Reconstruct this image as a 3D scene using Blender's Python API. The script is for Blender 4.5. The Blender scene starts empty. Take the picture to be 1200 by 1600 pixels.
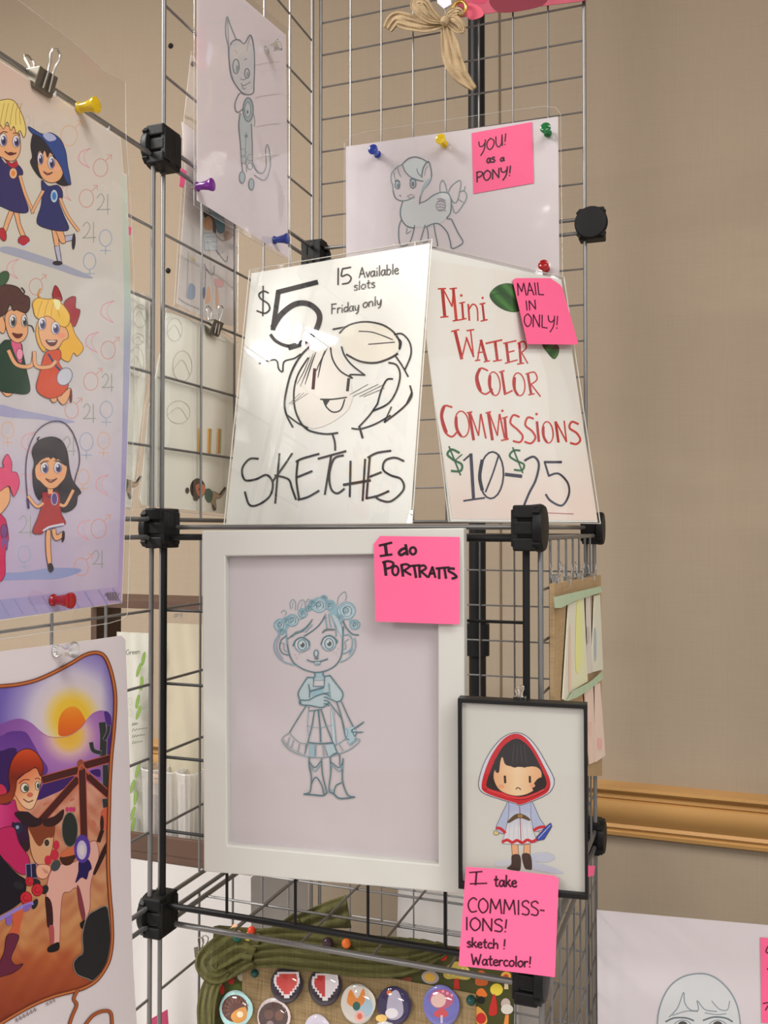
import bpy, math, random, bmesh
from mathutils import Vector, Matrix
from mathutils.geometry import tessellate_polygon

random.seed(7)
V3 = Vector
SC = bpy.context.scene
COL = SC.collection

# ------------------------------------------------------------------ camera, world, lamps, exposure
FOC = 1435.0                      # focal length in pixels of the 1200x1600 frame
PITCH = math.radians(1.0652)
EYE = V3((0, 0, 1.5))
cam_data = bpy.data.cameras.new('camera')
cam = bpy.data.objects.new('camera', cam_data)
COL.objects.link(cam)
cam.location = EYE
cam.rotation_euler = (math.pi / 2 + PITCH, 0, 0)
cam_data.sensor_fit = 'VERTICAL'
cam_data.sensor_height = 36.0
cam_data.lens = FOC * 36.0 / 1600.0
cam_data.clip_start = 0.02
SC.camera = cam

SC.view_settings.view_transform = 'Standard'
SC.view_settings.look = 'None'
SC.view_settings.exposure = 0.50
SC.view_settings.gamma = 1.0
SC.view_settings.use_curve_mapping = False

world = bpy.data.worlds.new('hall_ambience')
SC.world = world
world.use_nodes = True
world.node_tree.nodes['Background'].inputs[0].default_value = (1.0, 0.985, 0.97, 1)
world.node_tree.nodes['Background'].inputs[1].default_value = 0.46


def lamp(name, loc, size, power, color=(1.0, 0.975, 0.945)):
    d = bpy.data.lights.new(name, 'AREA')
    d.shape = 'RECTANGLE'
    d.size, d.size_y = size
    d.energy = power
    d.color = color
    o = bpy.data.objects.new(name, d)
    COL.objects.link(o)
    o.location = loc
    return o


lamp('added_wall_washer', (-2.52, 0.17, 2.95), (0.22, 0.13), 14)
lamp('added_wall_washer', (-2.20, 0.08, 2.95), (0.14, 0.16), 11)
lamp('added_wall_washer', (-1.5, 0.75, 2.95), (0.9, 0.4), 38)  # added wall washer, brightens the wall at upper left
lamp('added_wall_washer', (-3.2, -1.5, 2.95), (1.3, 0.5), 95)
lamp('added_wall_washer', (1.9, -1.5, 2.95), (1.4, 0.7), 36)
lamp('added_wall_washer', (0.6, -0.5, 2.95), (1.2, 0.6), 19)
lamp('added_wall_washer', (-1.2, -3.2, 2.95), (1.6, 0.7), 50)

# ------------------------------------------------------------------ places: pixel rays, the rack's own axes, planes
CP, SP = math.cos(PITCH), math.sin(PITCH)


def ray(px, py):
    x, y = (px - 600.0) / FOC, (800.0 - py) / FOC
    return V3((x, CP - y * SP, SP + y * CP))


TH = math.radians(20.04)
U = V3((math.cos(TH), -math.sin(TH), 0))      # along the front of the rack, left to right
W = V3((math.sin(TH), math.cos(TH), 0))       # into the rack
Z = V3((0, 0, 1))
G0 = V3((-0.2208, 0.8923, 1.5008))
PIT = 0.37                                    # one wire cube


def g(a, b, h):
    return G0 + U * a + W * b + Z * h


class Plane:
    def __init__(s, p, n):
        s.p = p.copy()
        s.n = n.normalized()
        if (EYE - p).dot(s.n) < 0:
            s.n = -s.n

    def hit(s, px, py, off=0.0):
        r = ray(px, py)
        return EYE + r * ((s.p + s.n * off - EYE).dot(s.n) / r.dot(s.n))

    def shift(s, off):
        return Plane(s.p + s.n * off, s.n)


def plane_a(a): return Plane(g(a, 0, 0), U)
def plane_b(b): return Plane(g(0, b, 0), W)


def plane_yaw(p, deg):
    t = math.radians(deg)
    return Plane(p, V3((math.sin(t), math.cos(t), 0)))


def at(px, py, z):
    r = ray(px, py)
    return EYE + r * (z / r.y)


def plane3(p, q, r): return Plane(p, (q - p).cross(r - p))


def tilt(pl, a, b, c):
    """plane through three pixel points lifted off pl: each (px, py, off)"""
    return plane3(pl.hit(*a), pl.hit(*b), pl.hit(*c))


# ------------------------------------------------------------------ materials
def lin(c):
    c = c / 255.0
    return c / 12.92 if c <= 0.04045 else ((c + 0.055) / 1.055) ** 2.4


KC = 1.15


def col(r, g_, b):
    return tuple(min(0.93, lin(x) * KC) for x in (r, g_, b)) + (1.0,)


MATS = {}


def mat(name, c, rough=0.6, metal=0.0, spec=0.4, trans=0.0, noise=0.0, nscale=40.0, bump=0.0, bscale=200.0):
    if name in MATS:
        return MATS[name]
    m = bpy.data.materials.new(name)
    m.use_nodes = True
    nt = m.node_tree
    p = nt.nodes['Principled BSDF']
    p.inputs['Base Color'].default_value = c
    p.inputs['Roughness'].default_value = rough
    p.inputs['Metallic'].default_value = metal
    p.inputs['Specular IOR Level'].default_value = spec
    p.inputs['Transmission Weight'].default_value = trans
    tc = nt.nodes.new('ShaderNodeTexCoord')
    if noise > 0:
        n = nt.nodes.new('ShaderNodeTexNoise')
        n.inputs['Scale'].default_value = nscale
        n.inputs['Detail'].default_value = 4
        nt.links.new(tc.outputs['Object'], n.inputs['Vector'])
        mx = nt.nodes.new('ShaderNodeMix')
        mx.data_type = 'RGBA'
        mx.inputs[6].default_value = tuple(x * (1 - noise) for x in c[:3]) + (1,)
        mx.inputs[7].default_value = tuple(min(1, x * (1 + noise)) for x in c[:3]) + (1,)
        nt.links.new(n.outputs['Fac'], mx.inputs[0])
        nt.links.new(mx.outputs[2], p.inputs['Base Color'])
    if bump > 0:
        n2 = nt.nodes.new('ShaderNodeTexNoise')
        n2.inputs['Scale'].default_value = bscale
        nt.links.new(tc.outputs['Object'], n2.inputs['Vector'])
        b = nt.nodes.new('ShaderNodeBump')
        b.inputs['Strength'].default_value = bump
        b.inputs['Distance'].default_value = 0.002
        nt.links.new(n2.outputs['Fac'], b.inputs['Height'])
        nt.links.new(b.outputs['Normal'], p.inputs['Normal'])
    MATS[name] = m
    return m


def woven(name, c, c2, sx, sz, fine=0.5, rough=0.9, bump=0.3):
    """two crossed sets of threads along the object's own axes"""
    m = bpy.data.materials.new(name)
    m.use_nodes = True
    nt = m.node_tree
    p = nt.nodes['Principled BSDF']
    p.inputs['Roughness'].default_value = rough
    p.inputs['Specular IOR Level'].default_value = 0.15
    tc = nt.nodes.new('ShaderNodeTexCoord')
    outs = []
    for ax, s in (('X', sx), ('Z', sz)):
        mp = nt.nodes.new('ShaderNodeMapping')
        mp.inputs['Scale'].default_value = (s, s * 0.12, s * 0.03) if ax == 'X' else (s * 0.03, s * 0.03, s)
        nt.links.new(tc.outputs['Object'], mp.inputs['Vector'])
        n = nt.nodes.new('ShaderNodeTexNoise')
        n.inputs['Scale'].default_value = 1.0
        n.inputs['Detail'].default_value = 3
        nt.links.new(mp.outputs[0], n.inputs['Vector'])
        outs.append(n)
    ad = nt.nodes.new('ShaderNodeMath')
    ad.operation = 'ADD'
    nt.links.new(outs[0].outputs['Fac'], ad.inputs[0])
    nt.links.new(outs[1].outputs['Fac'], ad.inputs[1])
    rp = nt.nodes.new('ShaderNodeMapRange')
    rp.inputs['From Min'].default_value = 1.0 - fine
    rp.inputs['From Max'].default_value = 1.0 + fine
    nt.links.new(ad.outputs[0], rp.inputs['Value'])
    mx = nt.nodes.new('ShaderNodeMix')
    mx.data_type = 'RGBA'
    mx.inputs[6].default_value = c
    mx.inputs[7].default_value = c2
    nt.links.new(rp.outputs[0], mx.inputs[0])
    nt.links.new(mx.outputs[2], p.inputs['Base Color'])
    b = nt.nodes.new('ShaderNodeBump')
    b.inputs['Strength'].default_value = bump
    b.inputs['Distance'].default_value = 0.001
    nt.links.new(ad.outputs[0], b.inputs['Height'])
    nt.links.new(b.outputs['Normal'], p.inputs['Normal'])
    return m


def clear_film(name, gloss=0.10, rough=0.06, tint=(1, 1, 1), wave=0.25, wscale=14.0, haze=0.0):
    """thin clear plastic: lets light straight through, shines at the surface"""
    m = bpy.data.materials.new(name)
    m.use_nodes = True
    nt = m.node_tree
    nt.nodes.remove(nt.nodes['Principled BSDF'])
    out = nt.nodes['Material Output']
    t = nt.nodes.new('ShaderNodeBsdfTransparent')
    t.inputs[0].default_value = tint + (1,)
    gl = nt.nodes.new('ShaderNodeBsdfGlossy')
    gl.inputs['Roughness'].default_value = rough
    lw = nt.nodes.new('ShaderNodeLayerWeight')
    lw.inputs['Blend'].default_value = 0.25
    mr = nt.nodes.new('ShaderNodeMapRange')
    mr.inputs['To Min'].default_value = gloss * 0.6
    mr.inputs['To Max'].default_value = min(1.0, gloss * 2.6)
    nt.links.new(lw.outputs['Fresnel'], mr.inputs['Value'])
    mx = nt.nodes.new('ShaderNodeMixShader')
    nt.links.new(mr.outputs[0], mx.inputs[0])
    nt.links.new(t.outputs[0], mx.inputs[1])
    nt.links.new(gl.outputs[0], mx.inputs[2])
    tc = nt.nodes.new('ShaderNodeTexCoord')
    n = nt.nodes.new('ShaderNodeTexNoise')
    n.inputs['Scale'].default_value = wscale
    n.inputs['Detail'].default_value = 1.5
    nt.links.new(tc.outputs['Object'], n.inputs['Vector'])
    b = nt.nodes.new('ShaderNodeBump')
    b.inputs['Strength'].default_value = wave
    b.inputs['Distance'].default_value = 0.02
    nt.links.new(n.outputs['Fac'], b.inputs['Height'])
    nt.links.new(b.outputs['Normal'], gl.inputs['Normal'])
    last = mx
    if haze > 0:
        d = nt.nodes.new('ShaderNodeBsdfDiffuse')
        d.inputs[0].default_value = (0.8, 0.78, 0.76, 1)
        m2 = nt.nodes.new('ShaderNodeMixShader')
        m2.inputs[0].default_value = haze
        nt.links.new(mx.outputs[0], m2.inputs[1])
        nt.links.new(d.outputs[0], m2.inputs[2])
        last = m2
    nt.links.new(last.outputs[0], out.inputs['Surface'])
    return m


def gauze(name, c, c2, cover=0.8, sx=400, sz=900):
    m = woven(name, c, c2, sx, sz, 0.5)
    nt = m.node_tree
    out = nt.nodes['Material Output']
    t = nt.nodes.new('ShaderNodeBsdfTransparent')
    mx = nt.nodes.new('ShaderNodeMixShader')
    mx.inputs[0].default_value = cover
    nt.links.new(t.outputs[0], mx.inputs[1])
    nt.links.new(nt.nodes['Principled BSDF'].outputs[0], mx.inputs[2])
    nt.links.new(mx.outputs[0], out.inputs['Surface'])
    return m


INK = bpy.data.materials.new('printed_ink')
INK.use_nodes = True
_p = INK.node_tree.nodes['Principled BSDF']
_a = INK.node_tree.nodes.new('ShaderNodeAttribute')
_a.attribute_name = 'ink'
INK.node_tree.links.new(_a.outputs['Color'], _p.inputs['Base Color'])
_p.inputs['Roughness'].default_value = 0.7
_p.inputs['Specular IOR Level'].default_value = 0.25

M_STEEL = mat('galvanised_wire', (0.21, 0.207, 0.205, 1), 0.40, 0.7, noise=0.1, nscale=60)
M_BLACKWIRE = mat('black_coated_wire', (0.007, 0.007, 0.0075, 1), 0.45, spec=0.25)
M_BLACKPL = mat('black_plastic', (0.006, 0.006, 0.0065, 1), 0.5, spec=0.22, bump=0.1, bscale=300)
M_PAPER = mat('white_paper', col(224, 215, 219), 0.75, spec=0.2, noise=0.015, nscale=12)
M_PAPERB = mat('white_sketch_paper', col(193, 186, 189), 0.75, spec=0.2, noise=0.015, nscale=12)
M_PAPERW = mat('white_print_paper', col(198, 190, 193), 0.75, spec=0.2, noise=0.015, nscale=12)
M_SIGNPAPER = mat('cream_sign_paper', col(224, 225, 220), 0.75, spec=0.2, noise=0.02, nscale=9)
M_COLDPAPER = mat('watercolour_paper', col(220, 212, 203), 0.8, spec=0.2, noise=0.03, nscale=20)
M_WARMPAPER = mat('warm_white_paper', col(234, 231, 218), 0.75, spec=0.2, noise=0.02, nscale=10)
M_PINK = mat('pink_note_paper', col(226, 96, 137), 0.8, spec=0.15, noise=0.03, nscale=12)
M_WHITEFRAME = mat('white_lacquered_wood', col(184, 184, 179), 0.45, bump=0.05, bscale=150)
M_BLACKFRAME = mat('black_frame_moulding', (0.008, 0.008, 0.0085, 1), 0.4, spec=0.3)
M_CLIPSTEEL = mat('bright_nickel', (0.62, 0.60, 0.57, 1), 0.22, 1.0)
M_CLIPDARK = mat('dark_spring_steel', (0.16, 0.14, 0.11, 1), 0.35, 0.7)
M_NEEDLE = M_CLIPSTEEL
M_FILM = clear_film('clear_plastic_film', 0.07, 0.07, wave=0.5, wscale=9)
M_FILM2 = clear_film('poster_plastic_film', 0.03, 0.09, tint=(0.985, 0.985, 0.98), wave=0.5, wscale=8, haze=0.0)
M_ACRYL = clear_film('laminate_gloss', 0.085, 0.015, wave=0.10, wscale=5)
M_GLASS = clear_film('picture_glass', 0.035, 0.02, wave=0.0)


# ------------------------------------------------------------------ mesh builder
class MB:
    def __init__(s):
        s.v, s.f, s.mi = [], [], []

    def add(s, vs, fs, mi=0):
        k = len(s.v)
        s.v += [V3(x) for x in vs]
        for f in fs:
            s.f.append([i + k for i in f])
            s.mi.append(mi)

    def path(s, pts, r, n=8, closed=False, mi=0):
        pts = [V3(p) for p in pts]
        m = len(pts)
        rings = []
        prev = None
        for i, p in enumerate(pts):
            if closed:
                d = pts[(i + 1) % m] - pts[i - 1]
            else:
                d = pts[min(i + 1, m - 1)] - pts[max(i - 1, 0)]
            d.normalize()
            if prev is None:
                h = Z if abs(d.z) < 0.9 else V3((1, 0, 0))
                e1 = d.cross(h).normalized()
            else:
                e1 = (prev - d * prev.dot(d)).normalized()
            prev = e1
            e2 = d.cross(e1)
            rr = r[i] if isinstance(r, (list, tuple)) else r
            rings.append([p + (e1 * math.cos(2 * math.pi * k / n) + e2 * math.sin(2 * math.pi * k / n)) * rr for k in range(n)])
        vs = [q for ring in rings for q in ring]
        fs = []
        for i in range(m if closed else m - 1):
            j = (i + 1) % m
            for k in range(n):
                fs.append([i * n + k, i * n + (k + 1) % n, j * n + (k + 1) % n, j * n + k])
        if not closed:
            fs.append(list(range(n))[::-1])
            fs.append([(m - 1) * n + k for k in range(n)])
        s.add(vs, fs, mi)

    def tube(s, p, q, r, n=8, mi=0): s.path([p, q], r, n, False, mi)

    def box(s, c, ex, ey, ez, mi=0):
        c = V3(c)
        vs = [c + ex * i + ey * j + ez * k for k in (-1, 1) for j in (-1, 1) for i in (-1, 1)]
        s.add(vs, [[0, 2, 3, 1], [4, 5, 7, 6], [0, 1, 5, 4], [2, 6, 7, 3], [0, 4, 6, 2], [1, 3, 7, 5]], mi)

    def prism(s, poly, vec, mi=0):
        poly = [V3(p) for p in poly]
        n = len(poly)
        vs = poly + [p + vec for p in poly]
        fs = [[i, (i + 1) % n, n + (i + 1) % n, n + i] for i in range(n)]
        for t in tessellate_polygon([poly]):
            fs.append(list(t))
            fs.append([n + t[0], n + t[2], n + t[1]])
        s.add(vs, fs, mi)

    def ring(s, outer, inner, vec, mi=0):
        n = len(outer)
        vs = list(outer) + list(inner) + [p + vec for p in outer] + [p + vec for p in inner]
        fs = []
        for i in range(n):
            j = (i + 1) % n
            fs += [[i, j, n + j, n + i], [2 * n + i, 3 * n + i, 3 * n + j, 2 * n + j],
                   [i, 2 * n + i, 2 * n + j, j], [n + i, n + j, 3 * n + j, 3 * n + i]]
        s.add(vs, fs, mi)

    def lathe(s, prof, o, axis, n=24, mi=0):
        axis = axis.normalized()
        h = Z if abs(axis.z) < 0.9 else V3((1, 0, 0))
        e1 = axis.cross(h).normalized()
        e2 = axis.cross(e1)
        vs, fs = [], []
        for (r, t) in prof:
            for k in range(n):
                a = 2 * math.pi * k / n
                vs.append(o + axis * t + (e1 * math.cos(a) + e2 * math.sin(a)) * max(r, 1e-5))
        for i in range(len(prof) - 1):
            for k in range(n):
                fs.append([i * n + k, i * n + (k + 1) % n, (i + 1) * n + (k + 1) % n, (i + 1) * n + k])
        fs.append(list(range(n))[::-1])
        fs.append([(len(prof) - 1) * n + k for k in range(n)])
        s.add(vs, fs, mi)

    def torus(s, c, axis, R, r, n=28, m=10):
        axis = axis.normalized()
        h = Z if abs(axis.z) < 0.9 else V3((1, 0, 0))
        e1 = axis.cross(h).normalized()
        e2 = axis.cross(e1)
        s.path([c + (e1 * math.cos(2 * math.pi * k / n) + e2 * math.sin(2 * math.pi * k / n)) * R for k in range(n)], r, m, True)

    def sheet(s, fn, nu, nv):
        vs = [fn(i / nu, j / nv) for j in range(nv + 1) for i in range(nu + 1)]
        fs = [[j * (nu + 1) + i, j * (nu + 1) + i + 1, (j + 1) * (nu + 1) + i + 1, (j + 1) * (nu + 1) + i] for j in range(nv) for i in range(nu)]
        s.add(vs, fs)

    def build(s, name, mats, parent=None, loc=None, smooth=False, bevel=0.0, solid=0.0, recalc=True):
        if not isinstance(mats, (list, tuple)):
            mats = [mats]
        if parent is not None:
            L = parent['_at'] if '_at' in parent else parent.location
            L = V3(L)
        else:
            L = V3(loc) if loc is not None else V3((0, 0, 0))
        me = bpy.data.meshes.new(name)
        me.from_pydata([tuple(p - L) for p in s.v], [], s.f)
        for m in mats:
            me.materials.append(m)
        me.polygons.foreach_set('material_index', s.mi)
        if recalc:
            bm = bmesh.new()
            bm.from_mesh(me)
            bmesh.ops.recalc_face_normals(bm, faces=bm.faces)
            bm.to_mesh(me)
            bm.free()
        if smooth:
            me.polygons.foreach_set('use_smooth', [True] * len(me.polygons))
            if hasattr(me, 'set_sharp_from_angle'):
                me.set_sharp_from_angle(angle=math.radians(40))
        me.update()
        o = bpy.data.objects.new(name, me)
        COL.objects.link(o)
        if parent is not None:
            o.parent = parent
        else:
            o.location = L
        if bevel > 0:
            md = o.modifiers.new('bevel', 'BEVEL')
            md.width = bevel
            md.segments = 2
            md.limit_method = 'ANGLE'
        if solid > 0:
            md = o.modifiers.new('thickness', 'SOLIDIFY')
            md.thickness = solid
        ABS[o.name] = L
        return o


ABS = {}


def tag(o, label, cat, group=None):
    o['label'] = label
    o['category'] = cat
    if group:
        o['group'] = group
    return o


def thing(name, label, cat, loc, group=None):
    o = bpy.data.objects.new(name, None)
    COL.objects.link(o)
    o.location = V3(loc)
    o.empty_display_size = 0.03
    return tag(o, label, cat, group)


def structure(o):
    o['kind'] = 'structure'
    return o


def sub(mb, name, mats, parent, root, **k):
    """sub-part: child of a part; both share the thing's origin"""
    k.setdefault('recalc', True)
    o = mb.build(name, mats, None, root.location, **k)
    o.location = (0, 0, 0)
    o.parent = parent
    return o


# ------------------------------------------------------------------ drawing and lettering, as thin ink on a sheet
def catmull(pts, k=6, closed=False):
    if len(pts) < 3:
        return list(pts)
    out = []
    n = len(pts)
    rng = range(n) if closed else range(n - 1)
    for i in rng:
        p1, p2 = pts[i], pts[(i + 1) % n]
        p0 = pts[i - 1] if (closed or i > 0) else p1
        p3 = pts[(i + 2) % n] if (closed or i + 2 < n) else p2
        for j in range(k):
            t = j / k
            out.append(tuple(0.5 * (2 * p1[d] + (p2[d] - p0[d]) * t + (2 * p0[d] - 5 * p1[d] + 4 * p2[d] - p3[d]) * t * t
                                    + (3 * p1[d] - p0[d] - 3 * p2[d] + p3[d]) * t ** 3) for d in (0, 1)))
    if not closed:
        out.append(tuple(pts[-1]))
    return out


class Ink:
    STEP = 5e-6
    gain = 1.0            # brightness factor on every ink colour of this piece

    def __init__(s, pl, T=(0, 0, 1), off=0.0004):
        s.pl, s.off = pl, off
        s.T = T
        s.v, s.f, s.c = [], [], []
        s.last = None
        s.dark = None

    def zoom(s, x, y, k): s.T = (x, y, k)

    def px(s, p): return (s.T[0] + p[0] / s.T[2], s.T[1] + p[1] / s.T[2])

    def _lift(s, key):
        if key is None or key != s.last:
            s.off += s.STEP
        s.last = key

    def _poly(s, pts, faces, cols):
        k = len(s.v)
        s.v += [s.pl.hit(p[0], p[1], s.off) for p in pts]
        for f in faces:
            s.f.append([i + k for i in f])
            s.c.append([cols[i] for i in f] if isinstance(cols, list) else [cols] * len(f))

    def fill(s, pts, c, smooth=True, fn=None, edge=None, ew=1.0, step=7.0):
        P = [s.px(p) for p in pts]
        if smooth:
            P = catmull(P, 4, True)
        tris = tessellate_polygon([[V3((p[0], p[1], 0)) for p in P]])
        s._lift(None)
        s._poly(P, [list(t) for t in tris], col(*c))
        if fn:
            s._lift(None)
            todo = [[P[i] for i in t] for t in tris]
            vs, fs = [], []
            while todo:
                t = todo.pop()
                L = [math.dist(t[i], t[(i + 1) % 3]) for i in range(3)]
                i = L.index(max(L))
                if L[i] > step:
                    a, b, c_ = t[i], t[(i + 1) % 3], t[(i + 2) % 3]
                    m = ((a[0] + b[0]) / 2, (a[1] + b[1]) / 2)
                    todo += [[a, m, c_], [m, b, c_]]
                else:
                    k = len(vs)
                    vs += t
                    fs.append([k, k + 1, k + 2])
            s._poly(vs, fs, [col(*fn(*p)) for p in vs])
        if edge:
            q = list(pts)
            s.line(q + [q[0]] if not smooth else q, ew, edge, smooth, closed=smooth)

    def line(s, pts, w, c, smooth=True, closed=False, taper=0.0, k=6):
        P = [s.px(p) for p in pts]
        if smooth:
            P = catmull(P, k, closed)
        n = len(P)
        L, R = [], []
        for i, p in enumerate(P):
            if closed:
                a, b = P[i - 1], P[(i + 1) % n]
            else:
                a, b = P[max(i - 1, 0)], P[min(i + 1, n - 1)]
            dx, dy = b[0] - a[0], b[1] - a[1]
            d = math.hypot(dx, dy) or 1
            hw = w / 2
            if taper and not closed:
                t = i / max(1, n - 1)
                hw *= 1 - taper * abs(2 * t - 1) ** 2
            nx, ny = -dy / d * hw, dx / d * hw
            if not closed and not taper and i in (0, n - 1):
                e = 0.35 * hw * (-1 if i == 0 else 1)
                p = (p[0] + dx / d * e, p[1] + dy / d * e)
            L.append((p[0] + nx, p[1] + ny))
            R.append((p[0] - nx, p[1] - ny))
        fs = []
        for i in range(n if closed else n - 1):
            j = (i + 1) % n
            fs.append([i, j, n + j, n + i])
        s._lift(('l', c))
        s._poly(L + R, fs, col(*c))

    def seg(s, a, b, w, c): s.line([a, b], w, c, False)

    def ell(s, x, y, rx, ry, c, edge=None, ew=1.0, rot=0.0, n=20, fn=None):
        ca, sa = math.cos(rot), math.sin(rot)
        pts = []
        for i in range(n):
            t = 2 * math.pi * i / n
            ex, ey = rx * math.cos(t), ry * math.sin(t)
            pts.append((x + ex * ca - ey * sa, y + ex * sa + ey * ca))
        if c:
            s.fill(pts, c, False, fn)
        if edge:
            s.line(pts, ew, edge, False, True)

    def arc(s, x, y, rx, ry, a0, a1, w, c, n=14):
        s.line([(x + rx * math.cos(a0 + (a1 - a0) * i / n), y + ry * math.sin(a0 + (a1 - a0) * i / n)) for i in range(n + 1)], w, c, False)

    def eye(s, x, y, rx, ry, iris=(85, 80, 140)):
        s.ell(x, y, rx, ry, (222, 218, 222), (60, 50, 60), 0.8)
        s.ell(x + rx * 0.15, y + ry * 0.12, rx * 0.7, ry * 0.75, iris)
        s.ell(x + rx * 0.15, y + ry * 0.2, rx * 0.35, ry * 0.4, (40, 35, 60))
        s.ell(x - rx * 0.1, y - ry * 0.25, rx * 0.25, ry * 0.25, (228, 225, 230))

    def build(s, name, parent, root=None):
        root = root or parent
        me = bpy.data.meshes.new(name)
        L = V3(root.location)
        me.from_pydata([tuple(p - L) for p in s.v], [], s.f)
        at_ = me.color_attributes.new('ink', 'FLOAT_COLOR', 'CORNER')
        flat = [x for fc in s.c for cc in fc for x in (cc[0] * s.gain, cc[1] * s.gain, cc[2] * s.gain, 1.0)]
        at_.data.foreach_set('color', flat)
        me.materials.append(INK)
        me.update()
        o = bpy.data.objects.new(name, me)
        COL.objects.link(o)
        o.parent = parent
        return o


# stroke alphabet: (advance, strokes) on a unit cap height, y up
GL = {
    'A': (.7, [[(.02, 0), (.33, 1)], [(.33, 1), (.62, 0)], [(.12, .38), (.55, .4)]]),
    'C': (.68, [[(.6, .86), (.38, 1), (.1, .75), (.05, .35), (.25, .02), (.6, .1)]]),
    'F': (.6, [[(.1, .98), (.08, 0)], [(.02, 1), (.55, 1)], [(.08, .52), (.45, .54)]]),
    'G': (.7, [[(.6, .86), (.38, 1), (.1, .75), (.05, .35), (.25, .02), (.58, .12), (.6, .42)], [(.38, .44), (.62, .43)]]),
    'I': (.3, [[(.12, 1), (.12, 0)]]),
    'L': (.58, [[(.1, 1), (.08, .05)], [(.08, .03), (.55, 0)]]),
    'M': (.9, [[(.05, 0), (.12, 1)], [(.12, 1), (.42, .3)], [(.42, .3), (.7, 1)], [(.7, 1), (.8, 0)]]),
    'N': (.75, [[(.06, 0), (.08, .98)], [(.08, .98), (.6, .03)], [(.6, .03), (.62, 1)]]),
    'O': (.75, [[(.35, 1), (.1, .78), (.05, .35), (.3, 0), (.6, .25), (.63, .7), (.35, 1)]]),
    'P': (.62, [[(.08, 1), (.1, 0)], [(.02, .97), (.35, 1), (.58, .78), (.4, .52), (.1, .45)]]),
    'R': (.65, [[(.08, 1), (.1, 0)], [(.05, .97), (.38, 1), (.55, .75), (.38, .52), (.1, .48)], [(.2, .48), (.6, 0)]]),
    'S': (.6, [[(.52, .85), (.35, 1), (.1, .88), (.1, .65), (.35, .5), (.52, .3), (.4, .03), (.05, .08)]]),
    'U': (.72, [[(.06, 1), (.08, .35), (.28, 0), (.52, .2), (.58, 1)], [(.58, 1), (.62, 0)]]),
    'W': (.95, [[(.03, 1), (.2, 0)], [(.2, 0), (.42, .7)], [(.42, .7), (.62, 0)], [(.62, 0), (.85, 1)]]),
    'Y': (.68, [[(.04, 1), (.1, .6), (.35, .5), (.55, .7)], [(.6, 1), (.5, .2), (.2, -.3)]]),
    'V': (.65, [[(.03, 1), (.3, 0)], [(.3, 0), (.6, 1)]]),
    'a': (.55, [[(.4, .5), (.18, .52), (.04, .25), (.15, .02), (.32, .1), (.42, .45)], [(.44, .55), (.42, .15), (.52, 0)]]),
    'b': (.55, [[(.08, 1), (.06, .03)], [(.07, .4), (.28, .55), (.46, .3), (.3, .02), (.06, .05)]]),
    'c': (.48, [[(.4, .48), (.2, .55), (.05, .28), (.18, .02), (.42, .08)]]),
    'd': (.56, [[(.42, .45), (.2, .52), (.05, .25), (.18, .02), (.4, .2)], [(.46, 1), (.46, 0)]]),
    'e': (.5, [[(.06, .28), (.4, .34), (.3, .55), (.08, .42), (.08, .12), (.28, 0), (.45, .1)]]),
    'h': (.55, [[(.08, 1), (.06, 0)], [(.07, .35), (.28, .55), (.42, .4), (.42, 0)]]),
    'i': (.26, [[(.12, .52), (.12, 0)], [(.12, .72), (.13, .78)]]),
    'k': (.5, [[(.08, 1), (.06, 0)], [(.4, .6), (.08, .25)], [(.18, .33), (.45, 0)]]),
    'l': (.24, [[(.11, 1), (.1, 0)]]),
    'n': (.55, [[(.07, .55), (.06, 0)], [(.07, .38), (.28, .55), (.42, .4), (.42, 0)]]),
    'o': (.54, [[(.26, .55), (.06, .38), (.1, .08), (.3, .02), (.46, .25), (.4, .5), (.26, .55)]]),
    'r': (.42, [[(.08, .55), (.07, 0)], [(.08, .35), (.22, .52), (.38, .5)]]),
    's': (.45, [[(.38, .5), (.2, .56), (.08, .42), (.25, .3), (.38, .15), (.25, 0), (.05, .05)]]),
    't': (.42, [[(.2, .9), (.18, .12), (.36, .03)], [(.02, .58), (.38, .6)]]),
    'v': (.46, [[(.04, .52), (.2, 0)], [(.2, 0), (.42, .54)]]),
    'w': (.7, [[(.04, .55), (.16, 0)], [(.16, 0), (.32, .4)], [(.32, .4), (.48, 0)], [(.48, 0), (.64, .55)]]),
    'y': (.5, [[(.05, .52), (.12, .1), (.3, .08), (.42, .5)], [(.44, .55), (.38, -.1), (.15, -.35)]]),
    '!': (.3, [[(.18, 1), (.12, .3)], [(.1, .08), (.11, .02)]]),
    '-': (.4, [[(.05, .4), (.32, .38)]]),
    ' ': (.35, []),
}


def text(ink, s, a, b, h, w, c, slant=0.0):
    """hand lettering from a to b (zoom pixels, on the base line), cap height h"""
    adv = sum(GL[ch][0] for ch in s)
    dx, dy = b[0] - a[0], b[1] - a[1]
    x = 0.0
    for ch in s:
        ad, strokes = GL[ch]
        for st in strokes:
            pts = []
            for (gx, gy) in st:
                t = (x + gx) / adv
                pts.append((a[0] + dx * t + slant * gy * h, a[1] + dy * t - gy * h))
            ink.line(pts, w, c, len(pts) > 2)
        x += ad

# ================================================================== THE ROOM
WB = 0.905                                    # the wall stands this far behind the rack's front


def slab(name, a0, a1, b0, b1, h0, h1, m):
    mb = MB()
    c = g((a0 + a1) / 2, (b0 + b1) / 2, (h0 + h1) / 2)
    mb.box(c, U * (a1 - a0) / 2, W * (b1 - b0) / 2, Z * (h1 - h0) / 2)
    return mb.build(name, m, None, c)


H0 = -1.5008                                  # floor level in rack heights
M_WALL = woven('woven_wall_covering', col(142, 128, 110), col(149, 135, 117), 420, 520, 0.6, 0.85, 0.08)
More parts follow.
